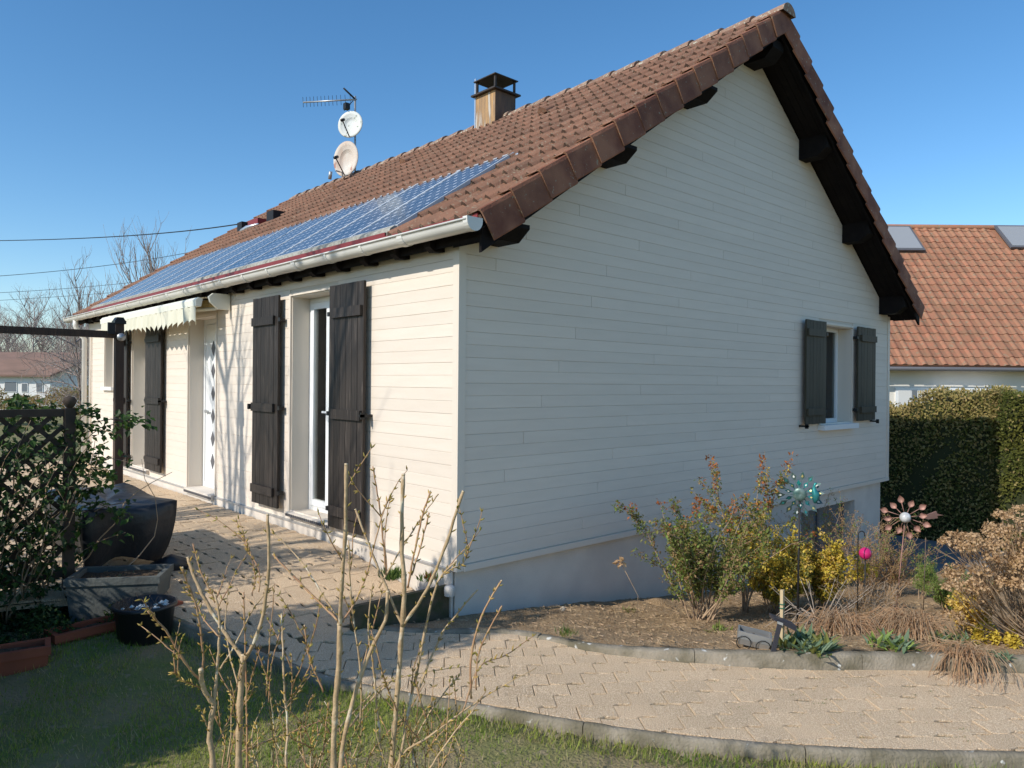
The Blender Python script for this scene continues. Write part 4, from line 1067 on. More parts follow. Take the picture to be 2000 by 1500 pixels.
for k in range(15000):
    x = rnd(-.6, 4.2); y = rnd(-4.2, -.03)
    d = sdist(KRs, x, y)[0] if k % 1 == 0 else 0
    if d < .10: continue
    z = zbed(x, y)+.012; a = rnd(0, 3.14); l_ = rnd(.008, .03); w_ = rnd(.0012, .003); dx, dy = math.cos(a)*l_, math.sin(a)*l_
    st.add([(x-dx-dy*w_/l_, y-dy+dx*w_/l_, z+rnd(0, .012)), (x-dx+dy*w_/l_, y-dy-dx*w_/l_, z+rnd(0, .012)), (x+dx, y+dy, z+rnd(0, .02))], [(0, 1, 2)], random.choice((0, 0, 1)))
tag(st.build('straw_mulch', [M['straw'], M['drytwig']], None, 'stuff'), 'dry straw and wood chips lying on the flower bed', 'mulch')
ms = MB()
for k in range(60):
    while True:
        x, y = rnd(-1.4, 2.2), rnd(-3.4, .8)
        if inpath(Vector((x, y)), -.08): break
    z = zpath(x, y); a = R(-38)+rnd(-.3, .3)
    for q in range(16):
        t = rnd(-.045, .045); p = Vector((x+math.cos(a)*t, y+math.sin(a)*t, z-.004)); ms.leaf(p, rv()*.8+Vector((0, 0, .7)), (0, 0, 1), rnd(.006, .016), .004, random.choice((0, 1)))
tag(ms.build('joint_moss', [M['oliveleaf'], M['drytwig']], None, 'stuff'), 'little tufts of moss and weed in the paver joints', 'moss')
def tuft(x, y, z, n, L0, m, name, label, cat='plant', W0=.006, spread=.5):
    root = empty(name, (x, y, z), label, cat); mb = MB()
    for k in range(n):
        a = rnd(0, 6.28); d = Vector((math.cos(a)*rnd(.1, spread), math.sin(a)*rnd(.1, spread), 1)); p = Vector((rnd(-.9, .9)*L0, rnd(-.9, .9)*L0, 0))
        mb.leaf(p, d, Vector((-math.sin(a), math.cos(a), 0)).cross(d), rnd(.6, 1.2)*L0, W0*rnd(.7, 1.3), random.randrange(len(m)))
    mb.build('leaves', m, root, 'stuff'); return root
tuft(-.30, .42, -.085, 170, .085, [M['brightleaf'], M['limeleaf']], 'weed', 'bright green weed clump on the terrace beside the right shutter', spread=1.2, W0=.012)
tuft(-.13, .20, -.085, 60, .07, [M['limeleaf'], M['redleaf']], 'weed', 'small green and reddish weed near the house corner', spread=1.4, W0=.014)
tuft(.10, -1.05, -.24, 60, .06, [M['oliveleaf'], M['brightleaf']], 'weed', 'small weed tuft at the start of the bed kerb', spread=1.2)

# ------------------------------------------------------------------ bushes of the bed
def bush(name, base, label, stems, leafspec, cat='bush', stem_m='drytwig', flat=1.0):
    """stems: (count, height, spread, radius, curl); leafspec: list of (count, material key, length, width, zmin fraction, zmax fraction)"""
    root = empty(name, base, label, cat); n, H, S, rad, curl = stems; tips = []; sm = MB()
    for k in range(n):
        a = 6.283*k/n+rnd(-.4, .4); lean = rnd(.25, 1)*S; d = Vector((math.cos(a)*lean, math.sin(a)*lean*flat, 1)).normalized(); p = Vector((rnd(-.05, .05)*S*2, rnd(-.05, .05)*S*2, -.03)); pts = [p.copy()]; hh = H*rnd(.65, 1.05); seg = 9
        for s in range(seg):
            d = (d+rv()*curl+Vector((0, 0, .02))).normalized(); p = p+d*hh/seg/max(d.z, .45)*.9; pts.append(p.copy())
            if s > 1: tips.append((p.copy(), d.copy(), s/seg))
            if s > 1 and random.random() < .85:
                q = p.copy(); d2 = (d+rv()*.9).normalized(); tp = [q.copy()]
                for u in range(4):
                    d2 = (d2+rv()*curl*1.6+Vector((0, 0, .12))).normalized(); q = q+d2*hh*.07; tp.append(q.copy()); tips.append((q.copy(), d2.copy(), min(1, q.z/H)))
                sm.tube(tp, [rad*.42, rad*.36, rad*.3, rad*.22, rad*.14], 3, cap=False)
        sm.tube(pts, [rad*(1-.75*i/seg) for i in range(seg+1)], 5, cap=False)
    sm.build('stems', M[stem_m], root)
    if leafspec:
        lb = MB(); keys = [l[1] for l in leafspec]
        for mi, (cnt, key, l_, w_, z0, z1) in enumerate(leafspec):
            pool = [t for t in tips if z0 <= t[0].z/H <= z1] or tips; k = 0
            while k < cnt:
                t = random.choice(pool)
                for q in range(4):
                    lb.leaf(t[0]+rv()*l_*.9, t[1]*.4+rv(), (0, 0, 1), l_*rnd(.6, 1.25), w_*rnd(.6, 1.25), mi); k += 1
        lb.build('leaves', [M[k_] for k_ in keys], root, 'stuff')
    return root
def gb(px, py):
    "ground point of the bed under a photo pixel"
    d = 4.0; best = None
    for i in range(400):
        p = at(px, py, d)
        if p.z <= max(zbed(p.x, p.y), -1.3): return Vector((p.x, p.y, max(zbed(p.x, p.y), -1.3)))
        d += .02
    return p
p = gb(1372, 1213); bush('rose_bush', p, 'tall leafy bush with red tipped shoots at the left end of the flower bed', (24, .92, .80, .008, .11), [(5872, 'oliveleaf', .036, .022, .25, 1), (1917, 'brownleaf', .03, .02, .3, 1), (202, 'redleaf', .034, .02, .85, 1.3), (1552, 'limeleaf', .03, .02, .2, 1)], stem_m='drytwig')
p = gb(1455, 1195); bush('rose_bush', p, 'upright shrub with orange red leaf tips just behind the leafy bush', (7, 1.25, .26, .009, .12), [(1506, 'oliveleaf', .036, .022, .3, 1), (420, 'redleaf', .036, .022, .72, 1.3), (684, 'brownleaf', .03, .02, .3, 1), (547, 'yellowleaf', .03, .02, .5, 1.1)])
p = gb(1510, 1196); bush('yellow_shrub', p, 'bushy shrub with bright yellow leaves under the peacock spinner', (14, .66, .62, .006, .2), [(5251, 'yellowleaf', .038, .022, .1, 1.2), (2968, 'oliveleaf', .034, .02, .1, 1), (1186, 'golden', .036, .02, .4, 1.2)])
p = gb(1600, 1190); bush('yellow_shrub', p, 'yellow leaved shrub right of the peacock spinner with arching shoots', (13, .66, .7, .006, .2), [(4795, 'yellowleaf', .038, .022, .05, 1.2), (1917, 'oliveleaf', .034, .02, .1, 1), (1186, 'golden', .036, .022, .4, 1.2)])
p = gb(1615, 1150); bush('dry_shrub', p, 'tall bare brownish shrub in front of the basement window', (22, 1.0, .48, .006, .16), [(3196, 'brownleaf', .022, .012, .2, 1.2), (730, 'limeleaf', .022, .014, .6, 1.3)])
p = gb(1690, 1165); bush('dry_shrub', p, 'dense brown twiggy shrub behind the pink glass ball', (26, .80, .60, .005, .22), [(4110, 'brownleaf', .02, .01, .2, 1.2)])
p = gb(1745, 1165); bush('dry_shrub', p, 'brown twiggy shrub around the stake of the copper flower spinner', (24, .72, .50, .005, .24), [(2968, 'brownleaf', .022, .012, .2, 1.2), (730, 'limeleaf', .025, .014, .3, 1.0)])
p = gb(1690, 1225); bush('dry_perennial', p, 'low pale dried perennial clump in the middle of the bed', (40, .36, .8, .003, .25), [(2283, 'brownleaf', .02, .006, .1, 1)], stem_m='grey_twig')
p = gb(1855, 1195); bush('juniper', p, 'feathery yellow green conifer between the stakes and the dried hydrangea', (16, .36, .6, .005, .2), [(6850, 'limeleaf', .022, .006, .05, 1.2), (2283, 'oliveleaf', .02, .006, 0, 1)])
p = gb(1800, 1170); bush('juniper', p, 'slim upright yellow green sprig right of the copper spinner stake', (7, .42, .3, .004, .15), [(2740, 'limeleaf', .022, .006, .2, 1.2)])
p = gb(1890, 1235); bush('golden_shrub', p, 'small shrub with pale golden variegated leaves near the right edge', (16, .30, .55, .004, .2), [(4110, 'golden', .03, .02, .05, 1.3), (1461, 'yellowleaf', .028, .018, .05, 1.2)])
p = gb(1940, 1262); bush('golden_shrub', p, 'tiny low golden leaved shoot right of the golden shrub', (6, .12, .8, .003, .2), [(775, 'yellowleaf', .026, .018, 0, 1.3)])
# lamb's ear type rosettes
def rosette(px, py, n, L0, mats, label, name='leafy_perennial'):
    p = gb(px, py); root = empty(name, p, label, 'plant'); mb = MB()
    for k in range(n):
        a = rnd(0, 6.28); e = rnd(.15, 1.2); d = Vector((math.cos(a)*math.cos(e), math.sin(a)*math.cos(e), math.sin(e))); off = Vector((rnd(-1, 1)*L0*1.0, rnd(-1, 1)*L0*1.0, 0))
        mb.leaf(off, d, (0, 0, 1), L0*rnd(.6, 1.15), L0*.26*rnd(.8, 1.2), random.randrange(len(mats)))
    mb.build('leaves', [M[m] for m in mats], root, 'stuff')
rosette(1580, 1268, 130, .13, ['paleleaf', 'paleleaf', 'oliveleaf'], 'clump of grey green pointed leaves right of the solar lamp')
rosette(1740, 1265, 60, .11, ['limeleaf', 'paleleaf'], 'small lime green leaf clump beside the drooping dry grass')
rosette(1855, 1255, 90, .10, ['paleleaf', 'oliveleaf'], 'grey green leaves in front of the golden shrub')
rosette(1950, 1285, 60, .06, ['paleleaf'], 'flat grey green mat on the kerb at the right edge')
rosette(1405, 1235, 30, .07, ['limeleaf', 'oliveleaf'], 'little green shoots left of the zinc trough')
rosette(1228, 1195, 24, .05, ['oliveleaf'], 'small green weed in the straw of the bed')
# drooping dry grass tufts over the kerb
def droop(px, py, n, label, H=.28, S=.3, m=('drytwig', 'brownleaf')):
    p = gb(px, py); root = empty('dry_grass_tuft', p, label, 'dry grass'); mb = MB()
    for k in range(n):
        a = rnd(0, 6.28); h = H*rnd(.4, 1); s = S*rnd(.3, 1); q0 = Vector((rnd(-.08, .08), rnd(-.08, .08), 0)); dx = Vector((math.cos(a), math.sin(a), 0))
        toward = (Vector((CAM.x, CAM.y, 0))-Vector((p.x, p.y, 0))).normalized(); dx = (dx+toward*.7).normalized()
        pts = [q0+dx*s*t+Vector((0, 0, h*(4*t*(1-t))*.8-.10*t*t))+rv()*.012 for t in (0, .25, .5, .75, 1)]
        mb.tube(pts, .0018, 3, random.randrange(2), cap=False)
    mb.build('stalks', [M['drytwig'], M['stemred']], root, 'stuff')
droop(1640, 1235, 240, 'tangle of dry reddish stalks behind the grey green clump', .26, .38)
droop(1780, 1245, 330, 'thick mop of dry brown grass hanging over the kerb', .30, .36)
droop(1885, 1285, 150, 'dry brown stalks trailing down the kerb corner', .16, .3)
p = gb(1600, 1225); root = empty('dead_stalks', p, 'pale arching dead stalks fanned out behind the solar lamp', 'dead stalks'); mb = MB()
for k in range(34):
    a = rnd(0, 6.28); s = rnd(.15, .55); h = rnd(.05, .32); dx = Vector((math.cos(a), math.sin(a), 0)); mb.tube([dx*s*t+Vector((0, 0, h*(t if h > .2 else 4*t*(1-t)*.7)))+rv()*.01 for t in (0, .3, .6, 1)], [.004, .0035, .003, .002], 4, cap=False)
mb.build('stalks', M['grey_twig'], root, 'stuff')
# dried hydrangea
hp = gb(2010, 1262); hp = at(2020, 1235, 4.9); hp.z = zbed(hp.x, hp.y)
hy = empty('dried_hydrangea', hp, 'large dried hydrangea full of pale brown flower heads at the right edge', 'shrub')
sm = MB(); hd = MB()
heads = []
random.seed(21)
for k in range(120):
    px = rnd(1850, 2130); top = 1000+max(0, (1965-px))*.75+max(0, px-2060)*.4
    py = rnd(top, top+150) if random.random() < .8 else rnd(top+60, 1150)
    if px < 1900 and py > 1090 and random.random() < .7: continue
    q = at(px, py, 4.9+rnd(-.35, .35)); heads.append(q)
heads += [at(1845, 1060, 4.75), at(1862, 1052, 4.8), at(1858, 1125, 4.8), at(1875, 1150, 4.7), at(1885, 1050, 4.9), at(1870, 1068, 4.8)]
for q in heads:
    r_ = q-hp; b0 = Vector((rnd(-.1, .1), rnd(-.1, .1), 0)); mid = b0+(r_-b0)*.5+Vector((0, 0, -.04))+rv()*.04
    P = smooth([b0, mid, r_], 4); sm.tube(P, [.006*(1-.7*i/len(P)) for i in range(len(P))], 4, cap=False)
    for j in range(3):
        q2 = r_+rv()*.07; sm.tube([mid+(r_-mid)*.6, q2], .0018, 3, cap=False)
    R0 = rnd(.045, .075)
    for j in range(75):
        n_ = rv(); n_.z = abs(n_.z)*.9-.15; hd.leaf(r_+n_*R0*rnd(.65, 1.0), rv(), n_, rnd(.016, .028), rnd(.014, .022), random.choice((0, 0, 1)))
sm.build('stems', M['drytwig'], hy); hd.build('flower_heads', [M['hydr'], M['brownleaf']], hy, 'stuff')
# single dried flower at the left bush
p = at(1212, 1098, 5.1); g0 = Vector((p.x, p.y, zbed(p.x, p.y)))
df = empty('dried_flower', g0, 'single pale dried flower head left of the leafy bush', 'flower'); b = MB(); b.tube([(.25, .05, 0), (.2, .0, .25), (.0, 0, p.z-g0.z)], .0025, 4)
b.build('stalk', M['drytwig'], df); b = MB()
for k in range(14): b.leaf(Vector((0, 0, p.z-g0.z))+rv()*.015, rv(), rv(), .05, .035)
b.build('petals', M['hydr'], df)

# ------------------------------------------------------------------ garden ornaments
def stake(root, top, m, rad=.006):
    l = root.location; mb = MB(); mb.tube([(0, 0, -.05), (top.x-l.x, top.y-l.y, top.z-l.z)], rad, 6); return mb.build('stake', m, root)
# peacock spinner
ctr = at(1562, 965, 5.6); g0 = Vector((ctr.x-.02, ctr.y, zbed(ctr.x, ctr.y)))
pk = empty('peacock_spinner', g0, 'teal metal peacock garden spinner on a tall thin stake', 'garden spinner')
stake(pk, ctr, M['iron'], .009); to = (CAM-ctr).normalized(); to.z = 0; to.normalize(); sd = Vector((0, 0, 1)).cross(to).normalized(); c0 = ctr-g0
def feather_ring(n, r0, r1, wd, mi_m, off, name, m):
    for k in range(n):
        a = 6.283*k/n+off; d = sd*math.cos(a)+Vector((0, 0, 1))*math.sin(a); tw = to*.35
        mb = MB(); A = c0+d*r0; mb.tube([c0+d*.03, A], .0025, 4)
        s2 = d.cross(to).normalized()
        p0 = A; p1 = A+d*(r1-r0)*.5+s2*wd+to*.018; p2 = A+d*(r1-r0)+to*.006; p3 = A+d*(r1-r0)*.5-s2*wd-to*.012
        mb.add([p0, p1, p2, p3], [(0, 1, 2, 3)]); mb.add([A+d*(r1-r0)*.35+to*.012, A+d*(r1-r0)*.5+s2*wd*.4+to*.016, A+d*(r1-r0)*.7+to*.014, A+d*(r1-r0)*.5-s2*wd*.4+to*.01], [(0, 1, 2, 3)], 1)
        mb.build(name, [m, M['gold'] if k % 3 == 0 else M['dish'] if k % 3 == 1 else M['teal']], pk)
feather_ring(14, .10, .175, .020, 0, .1, 'feather', M['tealdark']); feather_ring(10, .055, .11, .016, 0, .4, 'feather', M['teal'])
mb = MB(); mb.lathe([(.0, .0), (.03, .006), (.045, .0), (.05, -.004)], c0+to*.02, 14, axis=to); mb.build('hub', M['tealdark'], pk)
body = c0+sd*(.105)+to*.05
pts = [body+Vector((0, 0, z))+sd*x for x, z in ((.0, -.055), (.008, -.02), (.004, .02), (-.006, .05), (-.004, .075), (.004, .092), (.014, .096))]
mb = MB(); mb.tube(pts, [.008, .026, .027, .015, .009, .011, .004], 10); mb.build('peacock_body', M['teal'], pk)
# copper flower spinner
ctr = at(1768, 1010, 5.9); gx_ = at(1748, 1175, 5.9); g0 = Vector((gx_.x, gx_.y, zbed(gx_.x, gx_.y)))
cf = empty('flower_spinner', g0, 'copper coloured flower wind spinner with a glass ball and tail', 'garden spinner'); stake(cf, ctr, M['copper'], .0045); c0 = ctr-g0
to = (CAM-ctr).normalized(); to.z = .1; to.normalize(); sd = Vector((0, 0, 1)).cross(to).normalized(); up = to.cross(sd)
mb = MB(); n = 14
mb.lathe([(.0, .042)]+[(.042*math.sin(t*math.pi/10), .042*math.cos(t*math.pi/10)) for t in range(1, 10)]+[(.0, -.042)], c0+to*.05, n); mb.build('glass_ball', M['crackle'], cf)
mb = MB(); mb.lathe([(.0, .0), (.025, .0), (.04, .02), (.035, .03)], c0+to*-.0, 12, axis=to); mb.build('cup', M['copper'], cf)
for k in range(12):
    a = 6.283*k/12+.2; R0 = .112 if k % 2 else .085; d = sd*math.cos(a)*1.15+up*math.sin(a); dd = d.normalized()
    e = c0+d*R0+to*(.03 if k % 2 else -.02); mb = MB(); mb.tube([c0+d*.03, c0+d*R0*.5+to*.012, e], .0032, 5)
    s2 = dd.cross(to).normalized(); V = []; Lp = .062; Wp = .024
    for i in range(6):
        t = i/5; ww = Wp*math.sin(math.pi*min(.97, max(.06, t**.8))); c1 = e+dd*Lp*t
        V += [c1+s2*ww+to*.006, c1-to*.010, c1-s2*ww+to*.006]
    mb.add(V, [(3*i+j, 3*i+j+1, 3*i+4+j, 3*i+3+j) for i in range(5) for j in (0, 1)], 0, True); mb.build('petal', M['copper'], cf)
t0 = at(1795, 1010, 5.95)-g0; t1 = at(1842, 1006, 6.05)-g0
mb = MB(); d = (t1-t0); nn = Vector((0, 0, 1)); s2 = d.cross(nn).normalized()*.008
mb.prism([t0, t0+d*.35-nn*.022, t0+d*.75-nn*.02, t0+d*.72-nn*.002, t1, t0+d*.72+nn*.018, t0+d*.68+nn*.038, t0+d*.35+nn*.018], s2); mb.build('tail', M['copper'], cf)
# pink glass ball on stake
ctr = at(1690, 1081, 5.6); g0 = Vector((ctr.x, ctr.y, zbed(ctr.x, ctr.y))); pb = empty('pink_ball_stake', g0, 'shiny pink glass ball on a thin dark stake', 'garden ornament'); stake(pb, ctr, M['iron'], .005)
mb = MB(); mb.lathe([(0, .046)]+[(.046*math.sin(t*math.pi/12), .046*math.cos(t*math.pi/12)) for t in range(1, 12)]+[(0, -.046)], ctr-g0, 18); mb.build('glass_ball', M['pinkglass'], pb)
# crook stake
ctr = at(1676, 1045, 5.5); g0 = Vector((ctr.x, ctr.y, zbed(ctr.x, ctr.y))); ck = empty('crook_stake', g0, 'thin black shepherd crook stake left of the pink ball', 'stake'); c0 = ctr-g0
mb = MB(); mb.tube([(0, 0, -.05), c0]+[c0+Rv*(.025-.025*math.cos(t*.5))*1+Vector((0, 0, 1))*.03*math.sin(t*.5) for t in range(1, 8)], .004, 5); mb.build('hook', M['iron'], ck)
# thin rod
ctr = at(1808, 1050, 5.8); g0 = gb(1803, 1200); rd = empty('metal_rod', g0, 'thin rusty rod standing right of the copper spinner', 'stake'); stake(rd, ctr, M['bark'], .0028)
# wooden stake with green ties
ctr = at(1528, 1152, 4.75); g0 = at(1526, 1262, 4.75); g0.z = zbed(g0.x, g0.y); ws = empty('wooden_stake', g0, 'pale wooden stake with green ties behind the solar lamp', 'stake'); c0 = ctr-g0
mb = MB(); mb.box((c0.x-.010, c0.y-.010, -.05), (c0.x+.010, c0.y+.010, c0.z)); mb.build('stick', M['bamboo'], ws)
for z in (.27, .245):
    mb = MB(); mb.tube([(c0.x+.016*math.cos(t), c0.y+.016*math.sin(t), c0.z*z/.36) for t in [i*.7 for i in range(10)]], .0035, 4); mb.build('tie', M['greentie'], ws)
# solar lamp
b0 = at(1508, 1278, 4.62); b0.z = zbed(b0.x, b0.y); t_ = at(1524, 1218, 4.6)
sl = empty('solar_lamp', b0, 'tilted dark grey solar garden lamp leaning beside the kerb', 'garden lamp')
mb = Sub(sl); d = (t_-b0); s2 = Rv*.014; f2 = Fv*.006; mb.prism([b0-s2-Vector((0, 0, .03)), b0+s2-Vector((0, 0, .03)), t_+s2, t_-s2], f2*2); mb.build('stake', M['solar_black'])
mb = Sub(sl); a0 = at(1512, 1208, 4.6); a1 = at(1556, 1224, 4.64); nn = Uv
mb.prism([a0+nn*.008, a0-nn*.012, a1-nn*.032, a1+nn*.004], Fv*.09); mb.build('head', M['solar_black'])
mb = Sub(sl); mb.prism([a0+Rv*.02-nn*.016-Fv*.002, a0+Rv*.055-nn*.029-Fv*.002, a0+Rv*.055-nn*.045-Fv*.002, a0+Rv*.02-nn*.032-Fv*.002], Fv*.004); mb.build('solar_cell', M['alu'])
# zinc trough tilted on a wire cart
g0 = gb(1470, 1262); zc_ = trough('zinc_trough', (g0.x, g0.y), .20, .09, .09, g0.z+.01, R(-62), M['galv'], 'little tilted zinc trough filled with earth beside the solar lamp', 'planter', taper=.8, rim=.006)
zc_.rotation_euler = (R(6), R(9), R(-58))
for x in (-.06, .06):
    mb = MB(); mb.tube([(x+.045*math.cos(t*.5), -.055, .02+.045*math.sin(t*.5)) for t in range(14)], .003, 4); mb.build('wheel', M['iron'], zc_)
# stones
for i, (px, py, r_, lb) in enumerate(((1262, 1158, .022, 'small pale stone lying in the bed below the house wall'), (1100, 1190, .03, 'flat brown stone half buried in the straw'))):
    g0 = gb(px, py); mb = MB(); mb.lathe([(0, r_*.8), (r_*.6, r_*.6), (r_, 0), (r_*.7, -r_*.5)], (0, 0, 0), 7); tag(mb.build('stone', M['stone'], None, None, g0), lb, 'stone')
g0 = Vector((-.045, .03, -.13)); mb = MB(); mb.lathe([(0, .03), (.03, .027), (.042, .015), (.044, -.01), (.04, -.05)], (0, 0, 0), 12); tag(mb.build('white_stone', M['whiteplinth'], None, None, g0), 'white rounded block at the foot of the house corner', 'stone')
# mole heap in bed
g0 = gb(1285, 1180); mb = MB(); mb.lathe([(0, .05), (.06, .04), (.12, .015), (.18, -.02)], (0, 0, 0), 11); tag(mb.build('soil_heap', M['soil'], None, None, g0), 'small heap of crumbly earth in the straw bed', 'earth')

# ------------------------------------------------------------------ hedge behind on the right
def hedge(name, x0, x1, y0, y1, z0, ztop, label, n, leafs, seed=3):
    random.seed(seed); root = empty(name, (x0, y0, z0), label, 'hedge'); c = Sub(root)
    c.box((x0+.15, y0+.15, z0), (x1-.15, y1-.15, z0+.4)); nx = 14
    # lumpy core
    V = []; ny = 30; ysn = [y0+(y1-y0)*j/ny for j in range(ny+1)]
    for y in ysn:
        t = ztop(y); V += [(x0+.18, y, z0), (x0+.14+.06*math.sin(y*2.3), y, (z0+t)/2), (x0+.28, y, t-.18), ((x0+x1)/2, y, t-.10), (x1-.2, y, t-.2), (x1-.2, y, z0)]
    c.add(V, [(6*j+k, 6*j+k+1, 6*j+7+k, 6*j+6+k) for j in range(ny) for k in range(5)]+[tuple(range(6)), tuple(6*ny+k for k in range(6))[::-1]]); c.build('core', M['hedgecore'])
    lb = Sub(root)
    for k in range(n):
        y = rnd(y0, y1); t = ztop(y); u = random.random()
        if u < .62: z = rnd(z0, t); p = Vector((x0+.16+.07*math.sin(y*2.3+z)+.05*math.sin(z*5+y*7)+max(0, z-(t-.35))**2*1.1, y, z)); nn = Vector((-1, -.2, .25))
        elif u < .8: p = Vector((rnd(x0+.15, x1), y, t-.08+.05*math.sin(y*6)+rnd(-.05, .06))); nn = Vector((-.3, -.2, 1))
        else: t = ztop(y0); p = Vector((rnd(x0+.1, x1-.1), y0+.12+rnd(-.05, .05), rnd(z0, ztop(y0)))); nn = Vector((-.2, -1, .2))
        lb.leaf(p+rv()*.05, (nn+rv()*.9), nn, rnd(.045, .095), rnd(.022, .042), 0 if random.random() < leafs-(.42 if leafs < .8 and p.z > t-.5 else 0) else 1)
    lb.build('foliage', [M['hedgeleaf'], M['hedgebrown']], None, 'stuff')
    return root
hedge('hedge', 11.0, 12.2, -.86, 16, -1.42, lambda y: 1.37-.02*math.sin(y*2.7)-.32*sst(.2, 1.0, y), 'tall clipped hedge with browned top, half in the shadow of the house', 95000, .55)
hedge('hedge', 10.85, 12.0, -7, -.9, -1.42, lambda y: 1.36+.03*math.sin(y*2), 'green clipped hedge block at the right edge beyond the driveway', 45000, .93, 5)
# ------------------------------------------------------------------ neighbour house on the right
NB = CAM+Fv*22; nb = empty('neighbour_house', (NB.x, NB.y, -1.3), 'white neighbour house with steep orange red tiled roof and skylights', 'house')
def nl(u, v, z):
    "u along camera right, v away"
    return (CAM.x+_r.x*u+math.cos(YAW)*v, CAM.y+_r.y*u+math.sin(YAW)*v, z)
EV, RVV = 21.6, 26.6; ZE, ZR = 2.07, 7.18; U0, U1 = 6.0, 27.0
b = Sub(nb); b.prism([nl(U0+.4, EV+.5, -1.4), nl(U1-.4, EV+.5, -1.4), nl(U1-.4, EV+.5, ZE+.3), nl(U0+.4, EV+.5, ZE+.3)], Vector(nl(0, 9, 0))-Vector(nl(0, 0, 0))); b.build('wall', M['nwall'])
sv = Vector((math.cos(YAW)*(RVV-EV), math.sin(YAW)*(RVV-EV), ZR-ZE)); slen = sv.length; sn = sv.normalized(); rr = Vector((_r.x, _r.y, 0)).normalized(); nrm = rr.cross(sn)
b = Sub(nb); A = Vector(nl(U0, EV, ZE)); B = Vector(nl(U1, EV, ZE)); b.prism([A, B, B+sv, A+sv], -nrm*.12); 
Cc = Vector(nl(U0, 2*RVV-EV, ZE)); Dd = Vector(nl(U1, 2*RVV-EV, ZE)); b.prism([Cc, Dd, B+sv, A+sv], Vector((0, 0, -.12)))
nroof = b.build('roof', M['ntile'])
def ntile():
    w_, l_ = .30, .345; prof = [(0, .0), (.1, .022), (.22, .042), (.36, .038), (.5, .015), (.62, 0), (.85, -.0), (1.02, .0)]
    mb = MB(); n = len(prof); V = [((u-.5)*w_, 0, h+.026) for u, h in prof]+[((u-.5)*w_, l_+.02, h+.002) for u, h in prof]+[((u-.5)*w_, 0, -.0) for u, h in prof]
    mb.add(V, [(i, i+1, n+i+1, n+i) for i in range(n-1)]+[(2*n+i, 2*n+i+1, i+1, i) for i in range(n-1)]); return mb.mesh('roof_tile', M['ntile'])
nm = ntile(); rows = int(slen/.345)+1; cand = []
sk = [(10.95, 12.55, 3.05+.75, 3.7+.95), (14.55, 16.3, 3.9, 4.75)]
base = A
def uof(px, d): return (px-1000)/FPX*d
SKY = []
for (pxa, pxb, pya, pyb) in ((1716, 1787, 447, 494), (1952, 2034, 436, 487)):
    # solve slope parameter for pixel rows: v = EV + s*cos, z = ZE + s*sin
    def spar(py):
        lo, hi = 0., slen
        for _ in range(40):
            m = (lo+hi)/2; v = EV+(RVV-EV)*m/slen; z = ZE+(ZR-ZE)*m/slen
            if 755-(z-CAM.z)/v*FPX > py: lo = m
            else: hi = m
        return lo
    s0, s1 = spar(pyb), spar(pya); v = EV+(RVV-EV)*(s0+s1)/2/slen; SKY.append((uof(pxa, v), uof(pxb, v), s0, s1))
for i in range(rows):
    for j in range(int((U1-U0)/.30)):
        u = (j+.5)*.30; s = i*.345; uu = U0+u
        if any(a-.1 < uu < b_+.1 and c-.25 < s < d-.1 for a, b_, c, d in SKY): continue
        v = EV+(RVV-EV)*s/slen; px = 1000+uu/v*FPX
        cand.append((0 if 1700 < px < 2010 else 1, i, j, A+rr*u+sn*s))
cand.sort(key=lambda t: (t[0], t[1], t[2])); st = MB(); cnt = 0
for fl_, i, j, P0 in cand:
    m = Matrix(((rr.x, sn.x, nrm.x, P0.x-NB.x), (rr.y, sn.y, nrm.y, P0.y-NB.y), (rr.z, sn.z, nrm.z, P0.z+1.3), (0, 0, 0, 1))) @ Matrix.Translation((0, rnd(-.012, .012), rnd(0, .006)))
    if fl_ == 0 and cnt < 300: o = link('roof_tile', nm, nroof); o.matrix_local = m; cnt += 1
    else: st.add([m @ v.co for v in nm.vertices], [tuple(p.vertices) for p in nm.polygons])
st.build('roof_tile_field', M['ntile'], nroof, 'stuff')
b = Sub(nb); b.tube([A+sv+nrm*.02, B+sv+nrm*.02], .10, 8); b.build('ridge', M['ntile'])
for a, b_, c, d in SKY:
    o0 = Vector(nl(0, EV, ZE))+nrm*.06; P = [o0+rr*a+sn*c, o0+rr*b_+sn*c, o0+rr*b_+sn*d, o0+rr*a+sn*d]
    f = Sub(nb); f.prism(P, nrm*.07); f2 = f.build('skylight', M['slate']); cc = sum(P, Vector())/4
    g = MB(); l0 = nb.location; g.prism([cc+(p-cc)*.88-l0+nrm*.071 for p in P], nrm*.012); g.build('blind', M['skylight'], f2)
g = Sub(nb); g.tube([A-Vector((0, 0, .06))-sn*.05, B-Vector((0, 0, .06))-sn*.05], .06, 8); g.build('gutter', M['slate'])
for k in range(24):
    u = U0+.6+k*.8; g = Sub(nb); g.prism([nl(u, EV+.05, ZE-.02), nl(u+.1, EV+.05, ZE-.02), nl(u+.1, EV+.05, ZE-.12), nl(u, EV+.05, ZE-.12)], Vector(nl(0, .44, 0))-Vector(nl(0, 0, 0))); g.build('rafter_end', M['nwall'])
wu0, wu1 = uof(1748, 22.1), uof(1826, 22.1); zt_ = CAM.z-(757-755)/FPX*22.1
f = Sub(nb); f.prism([nl(wu0, EV+.46, zt_-1.2), nl(wu1, EV+.46, zt_-1.2), nl(wu1, EV+.46, zt_), nl(wu0, EV+.46, zt_)], Vector(nl(0, .1, 0))-Vector(nl(0, 0, 0))); wn = f.build('window', M['pvc'])
f = MB(); lb_ = nb.location
def loc_(t): return Vector(t)-lb_
um = (wu0+wu1)/2
